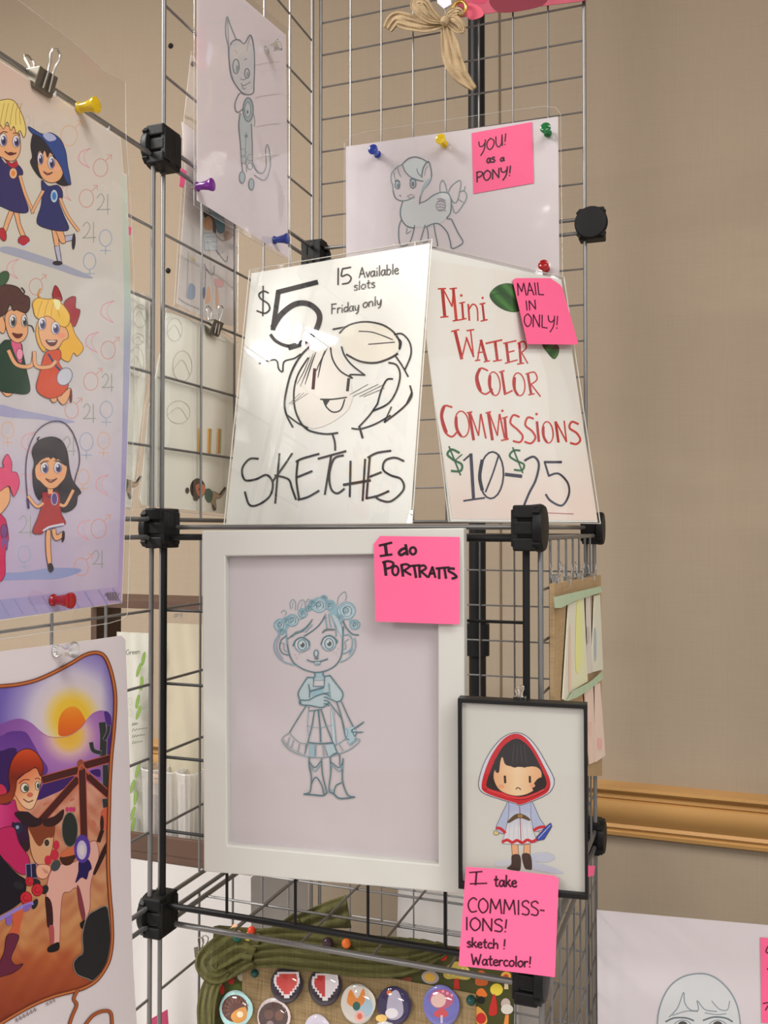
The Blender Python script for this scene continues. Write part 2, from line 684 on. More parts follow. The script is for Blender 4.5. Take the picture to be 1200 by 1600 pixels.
# the wall covering runs up and down in the rack's axes; slow cloudy variation comes from its own noise
wl = slab('wall_back', -3.4, 3.6, WB, WB + 0.1, H0, 1.5, M_WALL)
structure(wl)
structure(slab('floor', -3.4, 3.6, -5.0, WB + 0.1, H0 - 0.1, H0, mat('hall_carpet', col(110, 85, 70), 0.95, noise=0.25, nscale=30)))
structure(slab('ceiling', -3.4, 3.6, -5.0, WB + 0.1, 1.5, 1.6, mat('ceiling_tiles', col(225, 222, 214), 0.9, noise=0.05, nscale=25)))

# wooden chair rail, one moulded profile
pw = plane_b(WB)
t_top = (pw.hit(930, 1219).z + pw.hit(1200, 1240).z) / 2 - G0.z
t_bot = (pw.hit(930, 1303).z + pw.hit(1200, 1325).z) / 2 - G0.z
HR = t_top - t_bot
prof = [(0, 0), (0.010, 0), (0.016, 0.03), (0.018, 0.10), (0.014, 0.13), (0.016, 0.16), (0.020, 0.19), (0.018, 0.23)]
for i in range(9):
    t = i / 8
    prof.append((0.017 + 0.015 * math.sin(t * math.pi * 0.62) + 0.002 * t, 0.25 + 0.47 * t))
prof += [(0.026, 0.74), (0.030, 0.77), (0.030, 0.82), (0.026, 0.84), (0.029, 0.87), (0.036, 0.90), (0.040, 0.94), (0.040, 1.0), (0, 1.0)]
mb = MB()
P0 = [g(-3.3, WB - d, t_bot + HR * t) for d, t in prof]
mb.prism(P0, U * 6.8)
M_WOOD = mat('honey_oak_moulding', col(172, 131, 79), 0.42, noise=0.12, nscale=7)
structure(mb.build('trim_1', M_WOOD, None, g(0, WB, t_bot), smooth=True))
# seam between two widths of wall covering
sx = pw.hit(781, 300)
sa = (sx - G0).dot(U)
structure(slab('trim_2', sa - 0.0016, sa + 0.0016, WB - 0.0015, WB + 0.001, t_top, 1.5, mat('wall_seam', col(100, 84, 66), 0.9)))

# display table under a white cloth
M_CLOTH = mat('white_table_cloth', col(178, 174, 171), 0.9, noise=0.03, nscale=6, bump=0.05, bscale=60)
HT = -PIT * 2 - 0.021                         # table top height below shelf level 1
tb = thing('display_table', 'long table under a white cloth that carries the wire rack', 'table', g(0.3, 0, H0))
mb = MB()
mb.box(g(0.3, -0.06, HT - 0.018), U * 1.35, W * 0.55, Z * 0.0165)
mb.build('table_top', M_CLOTH, tb, bevel=0.003)
mb = MB()
poly = []
n = 90
A0, A1, B0, B1 = -1.06, 1.66, -0.62, 0.50
per = [(A0 + (A1 - A0) * i / n, B0, 0, -1) for i in range(n)] + [(A1, B0 + (B1 - B0) * i / 40, 1, 0) for i in range(40)] + \
      [(A1 - (A1 - A0) * i / n, B1, 0, 1) for i in range(n)] + [(A0, B1 - (B1 - B0) * i / 40, -1, 0) for i in range(40)]
N = len(per)
vs, fs = [], []
for j in range(5):
    t = j / 4
    for i, (a, b, na, nb) in enumerate(per):
        d = 0.012 + t * (0.03 + 0.022 * math.sin(i * 0.9))
        vs.append(g(a + na * d, b + nb * d, HT - 0.004 - t * 0.70))
for j in range(4):
    for i in range(N):
        k = (i + 1) % N
        fs.append([j * N + i, j * N + k, (j + 1) * N + k, (j + 1) * N + i])
mb.add(vs, fs)
mb.build('cloth_skirt', M_CLOTH, tb, smooth=True, solid=0.002)
for (a, b) in ((-0.95, -0.5), (1.55, -0.5), (-0.95, 0.42), (1.55, 0.42)):
    mb = MB()
    mb.tube(g(a, b, H0), g(a, b, HT - 0.035), 0.016)
    mb.build('leg', M_BLACKWIRE, tb)

# black stand pole behind the rack
pl_pole = plane_b(0.66)
pp = pl_pole.hit(745, 400)
pole = thing('stand_pole', 'thick black upright pole behind the right half of the wire rack', 'pole', V3((pp.x, pp.y, 0)))
mb = MB()
mb.tube(V3((pp.x, pp.y, 0.02)), V3((pp.x, pp.y, 2.75)), 0.0135, 16)
mb.build('tube', M_BLACKWIRE, pole, smooth=True)
mb = MB()
mb.lathe([(0.08, 0), (0.08, 0.006), (0.03, 0.014), (0.024, 0.05)], V3((pp.x, pp.y, 0)), Z, 24)
mb.build('foot_plate', M_BLACKWIRE, pole, smooth=True)
mb = MB()
mb.lathe([(0.019, 0), (0.019, 0.05)], V3((pp.x, pp.y, 1.3)), Z, 16)
mb.build('collar', M_BLACKPL, pole, smooth=True)

# ================================================================== THE WIRE RACK
GP = 'wire grid panels of the display rack'


def panel(label, o, e1, e2, cells, m, rf=0.0023, rw=0.0014, group=GP, cells2=None):
    """square panel: frame of thick rod, thin wires welded across; o = node corner, e1/e2 = unit directions"""
    lo, hi = 0.0085, PIT - 0.0085
    nrm = e1.cross(e2)
    c = o + e1 * PIT / 2 + (e2 * lo if e2.z else e2 * PIT / 2)
    t = thing('wire_grid_panel', label, 'wire panel', c, group)
    P = lambda x, y, d=0.0: o + e1 * x + e2 * y + nrm * d
    mb = MB()
    r = 0.010
    pts = []
    for (cx, cy, a0) in ((hi - r, hi - r, 0), (lo + r, hi - r, 90), (lo + r, lo + r, 180), (hi - r, lo + r, 270)):
        for k in range(5):
            a = math.radians(a0 + 22.5 * k)
            pts.append(P(cx + r * math.cos(a), cy + r * math.sin(a)))
    mb.path(pts, rf, 10, True)
    mb.build('outer_frame', m, t, smooth=True)
    mb = MB()
    for i in range(1, cells):
        x = lo + (hi - lo) * i / cells
        mb.tube(P(x, lo, 0.0008), P(x, hi, 0.0008), rw, 6)
    c2 = cells2 or cells
    for i in range(1, c2):
        x = lo + (hi - lo) * i / c2
        mb.tube(P(lo, x, -0.0008), P(hi, x, -0.0008), rw, 6)
    mb.build('cross_wires', m, t, smooth=True)
    return t


q = PIT
panel('silver wire panel behind the large print of the girls', g(0, -q, 0), W, Z, 5, M_STEEL)
panel('silver wire panel behind the western ranch print', g(0, -q, -q), W, Z, 5, M_STEEL)
panel('silver wire panel under the western ranch print, at the bottom left of the rack', g(0, -q, -2 * q), W, Z, 5, M_STEEL)
panel('silver wire panel that holds the cat sketch, top of the left side', g(0, 0, q), W, Z, 5, M_STEEL)
panel('silver side panel in front of the hanging white sleeves, left of the tent sign', g(0, 0, 0), W, Z, 5, M_STEEL)
panel('silver side panel just left of the large white frame', g(0, 0, -q), W, Z, 5, M_STEEL)
panel('silver side panel at the far bottom left, beside the button board', g(0, 0, -2 * q), W, Z, 5, M_STEEL)
panel('silver fine-mesh panel at the top of the back with the ribbon bow', g(0, q, q), U, Z, 8, M_STEEL, 0.0023, 0.0012)
panel('silver fine-mesh panel holding the pony sketch, behind the two signs', g(0, q, 0), U, Z, 8, M_STEEL, 0.0023, 0.0012)
panel('silver fine-mesh back panel seen between the white frame and the right post', g(0, q, -q), U, Z, 8, M_STEEL, 0.0023, 0.0012)
panel('silver fine-mesh back panel low behind the button board', g(0, q, -2 * q), U, Z, 8, M_STEEL, 0.0023, 0.0012)
panel('black wire panel across the front behind the large white frame', g(0, 0, -q), U, Z, 5, M_BLACKWIRE, 0.0031, 0.0015)
panel('silver side panel at the right with the burlap card hanger', g(q + 0.002, 0, -q), W, Z, 8, M_STEEL, 0.0024, 0.0012)
panel('silver side panel at the bottom right under the black frame', g(q + 0.002, 0, -2 * q), W, Z, 8, M_STEEL, 0.0024, 0.0012)
panel('silver wire shelf that the two tented signs stand on', g(0, 0, 0.001), U, W, 8, M_STEEL, 0.0024, 0.0012)
panel('silver wire shelf below the large white frame', g(0, 0, -q - 0.012), U, W, 5, M_STEEL, 0.0027, 0.0013)


def connector(label, c, axis, two=False):
    """black snap connector: round cap and a slotted square body that grips the rods"""
    t = thing('panel_connector', label, 'connector', c, 'black connectors of the wire rack')
    axis = axis.normalized()
    side = Z.cross(axis).normalized()
    mb = MB()
    prof = [(0.0180, 0.0045), (0.0198, 0.0055), (0.0198, 0.0105), (0.0184, 0.0125), (0.010, 0.0132), (0.0, 0.0132)]
    mb.lathe(prof, c, axis, 28)
    mb.build('round_cap', M_BLACKPL, t, smooth=True)
    if two:
        mb = MB()
        mb.lathe(prof, c, -axis, 28)
        mb.build('round_cap', M_BLACKPL, t, smooth=True)
    mb = MB()
    ext = 0.0165
    for (h, hh, s) in ((0.0135, 0.0055, 0.0155), (0.0, 0.0058, 0.0145), (-0.0135, 0.0055, 0.0155), (0.0068, 0.0016, 0.0130), (-0.0068, 0.0016, 0.0130)):
        mb.box(c + Z * h - axis * 0.002, axis * (0.0098 if s > 0.0135 else 0.0086), side * s, Z * hh)
    mb.build('slotted_body', M_BLACKPL, t, bevel=0.0018)
    mb = MB()
    for s_ in (-1, 1):
        mb.box(c + side * s_ * 0.0095 - axis * 0.0105, axis * 0.003, side * 0.0045, Z * 0.0155)
    mb.box(c - axis * 0.0105, axis * 0.0022, side * 0.0055, Z * 0.0175)
    mb.build('rib', M_BLACKPL, t, bevel=0.001)
    for k in range(4):
        a = math.radians(45 + 90 * k)
        d = side * math.cos(a) + Z * math.sin(a)
        mb = MB()
        mb.box(c + d * 0.0198 + axis * 0.008, axis * 0.003, d * 0.0022, d.cross(axis) * 0.0035)
        mb.build('grip_tab', M_BLACKPL, t, bevel=0.0006)
    return t


connector('black connector at the top of the left post, beside the girls print', g(0.004, 0, q), -U)
connector('black connector halfway up the left post, at the upper left of the white frame', g(0.004, 0, 0), -U)
connector('black connector low on the left post, below the white frame', g(0.004, 0, -q), -U)
connector('black connector in front of the watercolor price sign, at the shelf corner', g(q - 0.005, 0, 0), U)
connector('black connector below the commissions note, bottom right of the shelf', g(q - 0.005, 0, -q), U)
connector('black connector in the back corner above the tented sketches sign', g(0, q, q), W)
connector('round black connector to the right of the pony sketch, on the back edge', g(q, q, q), -W)
connector('black connector tucked behind the corner of the watercolor sign', g(q, q, 0), U)
connector('black connector at the end of the wooden rail, right of the black frame', g(q, q, -q), U)
connector('black connector in the back corner behind the white frame', g(0, q, -q), U - W)
connector('black connector in the back corner behind the tented sketches sign', g(0, q, 0), U - W)

# ================================================================== small hardware
PIN_COL = {}


def pin_mat(name, c):
    return mat('pin_' + name, c, 0.06, trans=0.45, spec=0.6)


def push_pin(label, pl, px, py, c, tipdir=None, group='coloured pushpins', scale=1.0):
    """barrel pushpin stuck into a sheet on plane pl at the pixel of its middle"""
    n = pl.n
    base = pl.hit(px, py, 0.010 * scale) - n * 0.010 * scale
    d = n if tipdir is None else (n + tipdir).normalized()
    t = thing('push_pin', label, 'pushpin', base, group)
    k = scale
    mb = MB()
    mb.lathe([(0.0050 * k, 0.0006), (0.0050 * k, 0.0014), (0.0037 * k, 0.0028 * k), (0.0040 * k, 0.0070 * k), (0.0054 * k, 0.0140 * k),
              (0.0066 * k, 0.0166 * k), (0.0067 * k, 0.0182 * k), (0.0050 * k, 0.0192 * k), (0.0, 0.0188 * k)], base, d, 12)
    mb.build('grip', c, t, smooth=True)
    mb = MB()
    mb.tube(base + d * 0.002, base - d * 0.007, 0.0006, 6)
    mb.build('needle', M_NEEDLE, t)
    return t


def binder_clip(label, p, up, out, w, m=None, group=None, name='binder_clip', spread=0.35):
    """fold-back clip biting an edge at p; handles rise along 'up'"""
    m = m or M_CLIPDARK
    t = thing(name, label, 'clip', p, group)
    up, out = up.normalized(), out.normalized()
    side = up.cross(out).normalized()
    L = w * 0.75
    d = w * 0.34
    # the sprung body, a folded triangle
    tri = [p - up * L * 0.55, p + up * L * 0.45 + out * d, p + up * L * 0.45 - out * d]
    mb = MB()
    th = w * 0.05
    mb.prism([tri[0] + out * th - side * w / 2, tri[1] - side * w / 2, tri[2] - side * w / 2, tri[0] - out * th - side * w / 2], side * w)
    mb.build('spring_body', m, t, bevel=w * 0.03)
    for s_ in (1, -1):
        b = p - up * L * 0.45 + out * s_ * th * 2.4
        ax = (up + out * s_ * spread).normalized()
        hl = w * 1.55
        pts = []
        for (x, y) in ((-0.16, 0.0), (-0.13, 0.45), (-0.15, 0.65), (-0.24, 0.8), (-0.22, 0.94), (0, 1.0), (0.22, 0.94), (0.24, 0.8), (0.15, 0.65), (0.13, 0.45), (0.16, 0.0)):
            pts.append(b + side * x * w + ax * y * hl + out * s_ * th)
        mb = MB()
        mb.path(pts, w * 0.045, 8)
        mb.build('wire_handle', M_CLIPSTEEL, t, smooth=True)
    return t


# ================================================================== SHEETS
def paper(root, name, pl, pts, m, thick=0.0003, off=0.0):
    mb = MB()
    mb.prism([pl.hit(x, y, off) for x, y in pts], -pl.n * thick)
    return mb.build(name, m, root)


def quad_mid(pl, pts):
    s = V3((0, 0, 0))
    for p in pts:
        s += pl.hit(*p)
    return s / len(pts)


M_WELD = clear_film('welded_plastic_edge', 0.25, 0.15, wave=0.0, haze=0.25)


def film(root, name, pl, pts, off=0.0012, m=None, weld=None, wc=None):
    mb = MB()
    mb.prism([pl.hit(x, y, off) for x, y in pts], pl.n * 0.00015)
    o = mb.build(name, m or M_FILM, root)
    mb = MB()
    mb.path([pl.hit(x, y, off) for x, y in pts], 0.00032, 5, True)
    sub(mb, 'welded_edge', M_WELD, o, root)
    return o


def mix3(a, b, t):
    t = max(0, min(1, t))
    return tuple(a[i] + (b[i] - a[i]) * t for i in range(3))


def ramp(stops, x):
    if x <= stops[0][0]:
        return stops[0][1]
    for (a, ca), (b, cb) in zip(stops, stops[1:]):
        if x <= b:
            return mix3(ca, cb, (x - a) / (b - a))
    return stops[-1][1]


SKIN = (226, 168, 124)
OUT = (70, 45, 45)

# ------------------------------------------------------------------ large print of six girls
plA = plane_a(0.0065)
ptsA = [(-70, 49), (0, 94), (189, 216), (193, 270), (198, 273), (203, 420), (205, 500), (203, 600), (200, 680), (196, 800), (191, 942), (0, 970), (-70, 981)]
post = thing('art_print', 'large pastel print of six cartoon girls on the left wire panels', 'art print', quad_mid(plA, ptsA))
paper(post, 'sheet', plA, ptsA, M_COLDPAPER)
film(post, 'plastic_sleeve', plA, [(-70, -105), (10, -12), (40, 8), (130, 78), (165, 112), (196, 128), (197, 215), (203, 300), (209, 420), (210, 620), (199, 960), (190, 968), (170, 974), (0, 999), (-70, 1010)], 0.0016, M_FILM2)
k = Ink(plA)
top = [(90, (206, 176, 162)), (200, (208, 196, 184)), (330, (204, 199, 188)), (480, (201, 199, 193)), (640, (199, 194, 200)), (780, (190, 180, 203)), (940, (178, 163, 196))]
def wash(x, y):
    c = ramp(top, y + 0.1 * x)
    c = mix3(c, (214, 204, 206), 0.35 * max(0, 1 - abs(x - 140) / 60))
    return c
k.fill([(-70, 51), (0, 96), (188, 217), (192, 272), (197, 275), (202, 420), (204, 500), (202, 600), (199, 680), (195, 800), (190, 940), (0, 968), (-70, 979)], (200, 192, 192), False, wash, step=14)
# darker border strip along the right and bottom
k.fill([(189, 275), (197, 276), (203, 420), (205, 500), (202, 600), (199, 680), (195, 800), (190, 940), (183, 940), (188, 800), (191, 680), (193, 560), (194, 470), (192, 380)], (170, 172, 190), False,
       lambda x, y: ramp([(280, (196, 204, 190)), (450, (178, 194, 184)), (560, (160, 165, 192)), (760, (158, 148, 192)), (940, (182, 160, 200))], y), step=14)
k.fill([(-70, 948), (0, 937), (190, 916), (190, 941), (0, 968), (-70, 979)], (164, 154, 198), False, lambda x, y: mix3((150, 148, 192), (178, 158, 196), x / 170), step=12)
for i in range(9):
    k.seg((i * 22, 938 - i * 2.3), (i * 22 + 14, 962 - i * 2.4), 2.2, (142, 138, 182))
# pale planet signs
def ring_arrow(x, y, r, c, w=1.5):
    k.ell(x, y, r * 0.8, r, None, c, w)
    k.seg((x + r * 0.6, y - r * 0.8), (x + r * 1.2, y - r * 1.4), w, c)
    k.line([(x + r * 0.75, y - r * 1.45), (x + r * 1.25, y - r * 1.45), (x + r * 1.2, y - r * 0.95)], w, c, False)
def ring_cross(x, y, r, c, w=1.5):
    k.ell(x, y, r * 0.75, r, None, c, w)
    k.seg((x, y + r), (x, y + r * 2), w, c)
    k.seg((x - r * 0.6, y + r * 1.5), (x + r * 0.6, y + r * 1.5), w, c)
def moon(x, y, r, c, w=2.0):
    k.line([(x + r * 0.6, y - r), (x - r * 0.4, y - r * 0.6), (x - r * 0.55, y + r * 0.3), (x + r * 0.5, y + r)], w, c)
    k.line([(x + r * 0.6, y - r), (x + r * 0.05, y - r * 0.5), (x, y + r * 0.2), (x + r * 0.5, y + r)], 1.0, c)
def four(x, y, r, c, w=1.6):
    k.line([(x - r * 0.6, y - r * 0.6), (x - r * 0.2, y - r), (x + r * 0.1, y - r * 0.5), (x - r * 0.2, y + r * 0.2), (x - r * 0.6, y + r * 0.55)], w, c)
    k.seg((x - r * 0.6, y + r * 0.55), (x + r * 0.7, y + r * 0.5), w, c)
    k.seg((x + r * 0.45, y - r), (x + r * 0.45, y + r), w, c)
RD, PK, GN, BL, OG = (206, 158, 150), (214, 164, 176), (158, 164, 158), (158, 172, 196), (216, 178, 148)
for f, pts in ((ring_arrow, [(157, 262, 14, RD), (135, 310, 14, RD), (56, 448, 13, RD), (169, 547, 14, RD), (142, 596, 14, RD), (112, 641, 13, RD), (154, 826, 15, RD), (127, 886, 14, RD), (38, 755, 14, PK), (108, 212, 16, OG)]),
               (moon, [(132, 247, 15, PK), (168, 487, 17, PK), (144, 535, 16, PK), (44, 692, 17, PK), (131, 828, 16, PK), (160, 758, 16, PK), (20, 420, 15, PK), (104, 300, 13, PK)]),
               (four, [(161, 319, 16, GN), (139, 363, 16, GN), (168, 598, 14, GN), (139, 646, 15, GN), (40, 823, 17, GN), (108, 697, 15, GN), (153, 874, 14, GN), (46, 195, 14, (196, 186, 174))]),
               (ring_cross, [(165, 372, 13, BL), (166, 640, 13, BL), (135, 690, 14, BL), (38, 866, 13, BL), (162, 688, 13, OG), (12, 672, 13, OG), (130, 745, 12, OG), (140, 408, 13, BL), (74, 205, 13, (198, 196, 186))])):
    for p in pts:
        f(*p)

def kid(zoom, parts):
    k.zoom(*zoom)
Z7, Z2, Z3 = (0, 60, 4.444), (0, 380, 4.615), (0, 640, 4.444)

# shadows drawn under the girls' feet
k.zoom(*Z2)
k.fill([(0, 30), (100, 30), (380, 120), (640, 230), (660, 255), (560, 240), (400, 185), (160, 110), (0, 60)], (160, 164, 184))
k.fill([(0, 1165), (120, 1195), (340, 1240), (540, 1285), (440, 1300), (280, 1270), (0, 1245)], (162, 162, 196))
k.zoom(*Z3)
k.fill([(0, 1135), (150, 1130), (350, 1100), (550, 1105), (540, 1135), (400, 1175), (200, 1180), (0, 1185)], (142, 152, 196))

# girl with short fair hair, upper left
k.zoom(*Z7)
k.fill([(75, 1180), (100, 1190), (70, 1270), (40, 1350), (18, 1345), (40, 1260)], SKIN, edge=OUT)
k.fill([(95, 1190), (125, 1190), (145, 1290), (180, 1380), (155, 1392), (120, 1300)], SKIN, edge=OUT)
k.ell(20, 1362, 24, 48, (180, 40, 55), OUT, 1.0, -0.2)
k.ell(165, 1405, 40, 36, (178, 40, 60), OUT, 1.0)
k.fill([(125, 1420), (165, 1440), (205, 1410), (190, 1445), (150, 1448)], (190, 200, 220))
k.fill([(-20, 830), (40, 870), (110, 870), (150, 905), (158, 945), (128, 965), (165, 1090), (196, 1200), (110, 1208), (0, 1165), (-30, 1160)], (45, 42, 100), edge=(30, 25, 50))
k.line([(138, 955), (175, 1080), (215, 1170), (228, 1212)], 5.2, OUT); k.line([(138, 955), (175, 1080), (215, 1170), (228, 1212)], 4.0, SKIN)
k.fill([(30, 835), (80, 870), (115, 845), (128, 885), (95, 905), (60, 885)], (178, 35, 55), False, edge=OUT)
k.ell(92, 937, 28, 38, (226, 180, 140), (60, 50, 80), 1.0)
k.ell(92, 937, 14, 20, (220, 130, 60))
k.fill([(-20, 640), (10, 600), (60, 610), (125, 640), (142, 720), (138, 790), (110, 840), (70, 852), (20, 830), (-20, 790)], SKIN, edge=OUT)
k.fill([(-20, 460), (30, 425), (90, 430), (130, 480), (165, 560), (180, 640), (165, 690), (140, 640), (115, 660), (95, 610), (75, 640), (50, 580), (25, 630), (0, 600), (-20, 660)], (226, 204, 120), edge=(120, 85, 45), ew=1.2)
for (x0, x1) in ((10, 0), (40, 30), (75, 70), (105, 110), (130, 145)):
    k.line([(x0 + 20, 450), (x0 + 5, 520), (x1, 600)], 1.0, (176, 140, 70))
k.eye(22, 705, 27, 46); k.eye(112, 715, 25, 42)
k.line([(0, 664), (24, 648), (50, 652)], 1.4, OUT); k.line([(92, 660), (116, 658), (138, 678)], 1.4, OUT)
k.line([(35, 785), (70, 808), (112, 796)], 2.4, (95, 40, 45)); k.ell(75, 800, 24, 11, (95, 35, 40))

# girl in a blue cap, upper right
k.fill([(360, 1315), (395, 1318), (412, 1440), (425, 1540), (400, 1545), (380, 1440)], SKIN, edge=OUT)
k.fill([(378, 1445), (412, 1440), (428, 1550), (402, 1552)], (176, 180, 206), False, edge=OUT)
k.ell(400, 1560, 35, 16, (45, 40, 50))
k.fill([(385, 1315), (435, 1312), (440, 1350), (455, 1385), (455, 1418), (425, 1420), (400, 1370)], SKIN, edge=OUT)
k.fill([(450, 1372), (505, 1362), (508, 1400), (455, 1412)], (176, 180, 206), False, edge=OUT)
k.ell(512, 1410, 13, 58, (45, 40, 50), None, 1, 0.05)
k.fill([(290, 985), (335, 1025), (400, 1020), (432, 1060), (432, 1112), (408, 1128), (440, 1220), (478, 1315), (440, 1338), (350, 1326), (258, 1280), (285, 1160), (292, 1080)], (36, 44, 104), edge=(25, 22, 50))
k.line([(300, 1060), (262, 1130), (222, 1208)], 5.2, OUT); k.line([(300, 1060), (262, 1130), (222, 1208)], 4.0, SKIN)
k.line([(418, 1112), (470, 1230), (545, 1335)], 5.0, OUT); k.line([(418, 1112), (470, 1230), (545, 1335)], 3.8, SKIN)
k.ell(376, 1095, 26, 46, (176, 200, 220), (40, 50, 90), 1.0); k.ell(376, 1095, 15, 28, (60, 120, 190))
k.fill([(235, 660), (215, 740), (225, 820), (212, 860), (248, 930), (292, 972), (300, 900), (430, 930), (385, 990), (440, 1022), (485, 1000), (450, 880), (400, 760), (300, 670)], (38, 36, 48), edge=(25, 22, 30))
k.fill([(262, 800), (290, 780), (345, 790), (405, 850), (440, 910), (420, 975), (370, 1002), (318, 990), (282, 950), (262, 880)], SKIN, edge=OUT)
k.fill([(275, 720), (300, 700), (345, 740), (395, 800), (405, 850), (375, 830), (350, 790), (330, 830), (310, 780), (292, 815), (280, 770)], (38, 36, 48))
k.fill([(200, 612), (290, 662), (350, 655), (415, 695), (455, 780), (470, 880), (492, 1012), (455, 985), (425, 895), (375, 815), (325, 735), (285, 688), (220, 655)], (44, 72, 138), edge=(28, 34, 70))
k.fill([(298, 668), (335, 655), (375, 672), (390, 700), (350, 715), (320, 702)], (168, 176, 212))
k.eye(280, 835, 20, 44); k.eye(357, 862, 24, 46)
k.ell(395, 905, 26, 18, (236, 170, 140))
k.line([(303, 924), (330, 946), (364, 930)], 2.0, (110, 50, 50)); k.line([(312, 930), (334, 936), (358, 932)], 1.0, (110, 50, 50))

# girl with dark brown hair, middle left
k.zoom(*Z2)
k.fill([(0, 1045), (90, 1060), (85, 1090), (50, 1105), (15, 1075)], SKIN, edge=OUT)
k.fill([(20, 712), (62, 698), (150, 722), (165, 790), (188, 900), (215, 1068), (110, 1082), (-10, 1040), (-10, 780)], (34, 66, 54), edge=(20, 30, 28))
k.fill([(80, 705), (148, 722), (158, 850), (128, 845)], (218, 96, 140)); k.ell(142, 800, 24, 42, (238, 150, 180), (80, 30, 60), 0.8)
k.line([(62, 775), (120, 875), (225, 882), (248, 785)], 6.6, OUT); k.line([(62, 775), (120, 875), (225, 882), (248, 785)], 5.4, SKIN)
k.fill([(38, 520), (80, 480), (150, 490), (190, 520), (200, 600), (198, 655), (168, 702), (120, 718), (72, 682), (42, 600)], SKIN, edge=OUT)
k.fill([(-10, 520), (20, 530), (40, 600), (25, 650), (-10, 620)], SKIN, edge=OUT)
k.fill([(-10, 320), (60, 300), (130, 320), (170, 368), (212, 395), (212, 470), (185, 502), (150, 492), (120, 480), (95, 485), (75, 440), (45, 500), (10, 525), (-10, 520)], (82, 50, 50), edge=(45, 28, 30), ew=1.4)
k.line([(160, 372), (178, 350), (155, 320)], 2.2, (70, 42, 44)); k.line([(200, 590), (232, 600), (246, 640)], 1.8, (60, 40, 44))
k.eye(92, 560, 27, 48, (90, 96, 92)); k.eye(176, 560, 22, 45, (90, 96, 92))
k.fill([(88, 648), (125, 655), (162, 655), (145, 680), (115, 682)], (110, 40, 48), edge=OUT)
k.ell(20, 255, 38, 60, (56, 92, 66), (30, 40, 34), 1.0, 0.6)

# girl with long yellow hair and a red bow, middle right
k.fill([(382, 388), (388, 330), (402, 305), (430, 345), (448, 415)], (160, 38, 54), edge=(80, 20, 30))
k.fill([(460, 445), (498, 395), (545, 388), (545, 465), (578, 485), (560, 560), (535, 602), (502, 560)], (160, 38, 54), edge=(80, 20, 30))
k.fill([(440, 600), (500, 560), (545, 660), (602, 752), (560, 812), (530, 792), (498, 852), (440, 825), (425, 740)], (230, 176, 62), edge=(140, 90, 40))
k.fill([(275, 560), (258, 650), (282, 740), (322, 782), (340, 700), (310, 600)], (226, 172, 58), edge=(140, 90, 40))
k.fill([(288, 550), (340, 525), (420, 570), (480, 620), (492, 680), (455, 705), (425, 750), (375, 778), (312, 742), (280, 650)], SKIN, edge=OUT)
k.fill([(242, 480), (236, 430), (272, 396), (340, 404), (400, 402), (460, 450), (502, 515), (500, 575), (470, 605), (425, 590), (380, 545), (335, 525), (292, 548), (255, 525)], (236, 188, 74), edge=(150, 95, 40), ew=1.3)
for (x0, x1) in ((285, 270), (330, 320), (375, 370), (415, 430)):
    k.line([(x0 + 20, 415), (x0, 470), (x1, 530)], 1.0, (190, 130, 45))
k.line([(300, 400), (275, 370), (292, 328)], 2.0, (200, 140, 50))
k.fill([(388, 405), (430, 415), (432, 470), (410, 480), (390, 440)], (250, 226, 160))
k.eye(304, 580, 28, 46); k.eye(400, 612, 31, 46)
k.ell(440, 665, 30, 18, (236, 150, 116))
k.fill([(330, 700), (375, 702), (412, 700), (395, 735), (360, 738)], (100, 34, 44), edge=OUT)
k.fill([(338, 702), (375, 704), (405, 703), (395, 712), (350, 712)], (230, 222, 220), False)
k.fill([(440, 1100), (455, 1080), (500, 1045), (512, 1062), (485, 1140), (455, 1165), (425, 1140), (410, 1100)], SKIN, edge=OUT)
k.fill([(360, 1100), (405, 1100), (408, 1140), (375, 1145)], SKIN, edge=OUT)
k.ell(512, 1100, 10, 52, (120, 50, 45))
k.fill([(325, 795), (380, 772), (432, 772), (440, 825), (425, 860), (470, 940), (492, 1030), (430, 1102), (340, 1116), (264, 1052), (290, 920)], (206, 78, 48), edge=(100, 34, 30))
k.line([(350, 800), (400, 880), (450, 930)], 3.2, (56, 56, 110))
k.ell(466, 962, 52, 66, (196, 200, 214), (100, 96, 124), 1.2, 0.5)
k.line([(402, 850), (360, 890), (262, 885), (248, 785)], 6.4, OUT); k.line([(402, 850), (360, 890), (262, 885), (248, 785)], 5.2, SKIN)

# girl with long black hair and a skipping rope, lower
k.zoom(*Z3)
k.line([(190, 600), (180, 430), (195, 290), (250, 160), (335, 92), (430, 84), (500, 150), (545, 270), (552, 370), (525, 470), (508, 560)], 1.7, (76, 64, 92))
k.fill([(250, 232), (300, 200), (370, 190), (430, 218), (466, 290), (482, 400), (505, 490), (562, 572), (540, 600), (528, 665), (480, 706), (428, 702), (410, 600), (300, 600), (275, 628), (240, 560), (228, 440), (240, 370), (224, 290)], (46, 36, 48), edge=(28, 22, 30))
k.line([(275, 225), (262, 205), (272, 190)], 2.2, (46, 36, 48))
k.fill([(322, 845), (350, 845), (352, 950), (358, 1080), (335, 1085), (318, 960)], SKIN, edge=OUT)
k.fill([(360, 835), (388, 830), (395, 870), (432, 850), (440, 880), (400, 908), (372, 895)], SKIN, edge=OUT)
k.fill([(335, 1072), (360, 1068), (374, 1110), (352, 1130), (335, 1105)], (52, 40, 50)); k.fill([(432, 848), (450, 850), (448, 900), (432, 920)], (52, 40, 50))
k.fill([(292, 580), (330, 572), (400, 572), (418, 625), (425, 715), (456, 790), (400, 802), (310, 835), (290, 862), (228, 850), (268, 740), (295, 640)], (168, 48, 54), edge=(86, 24, 32))
k.line([(300, 842), (345, 815), (442, 795)], 3.2, (206, 206, 224)); k.line([(302, 850), (350, 824), (440, 806)], 1.0, (60, 56, 110))
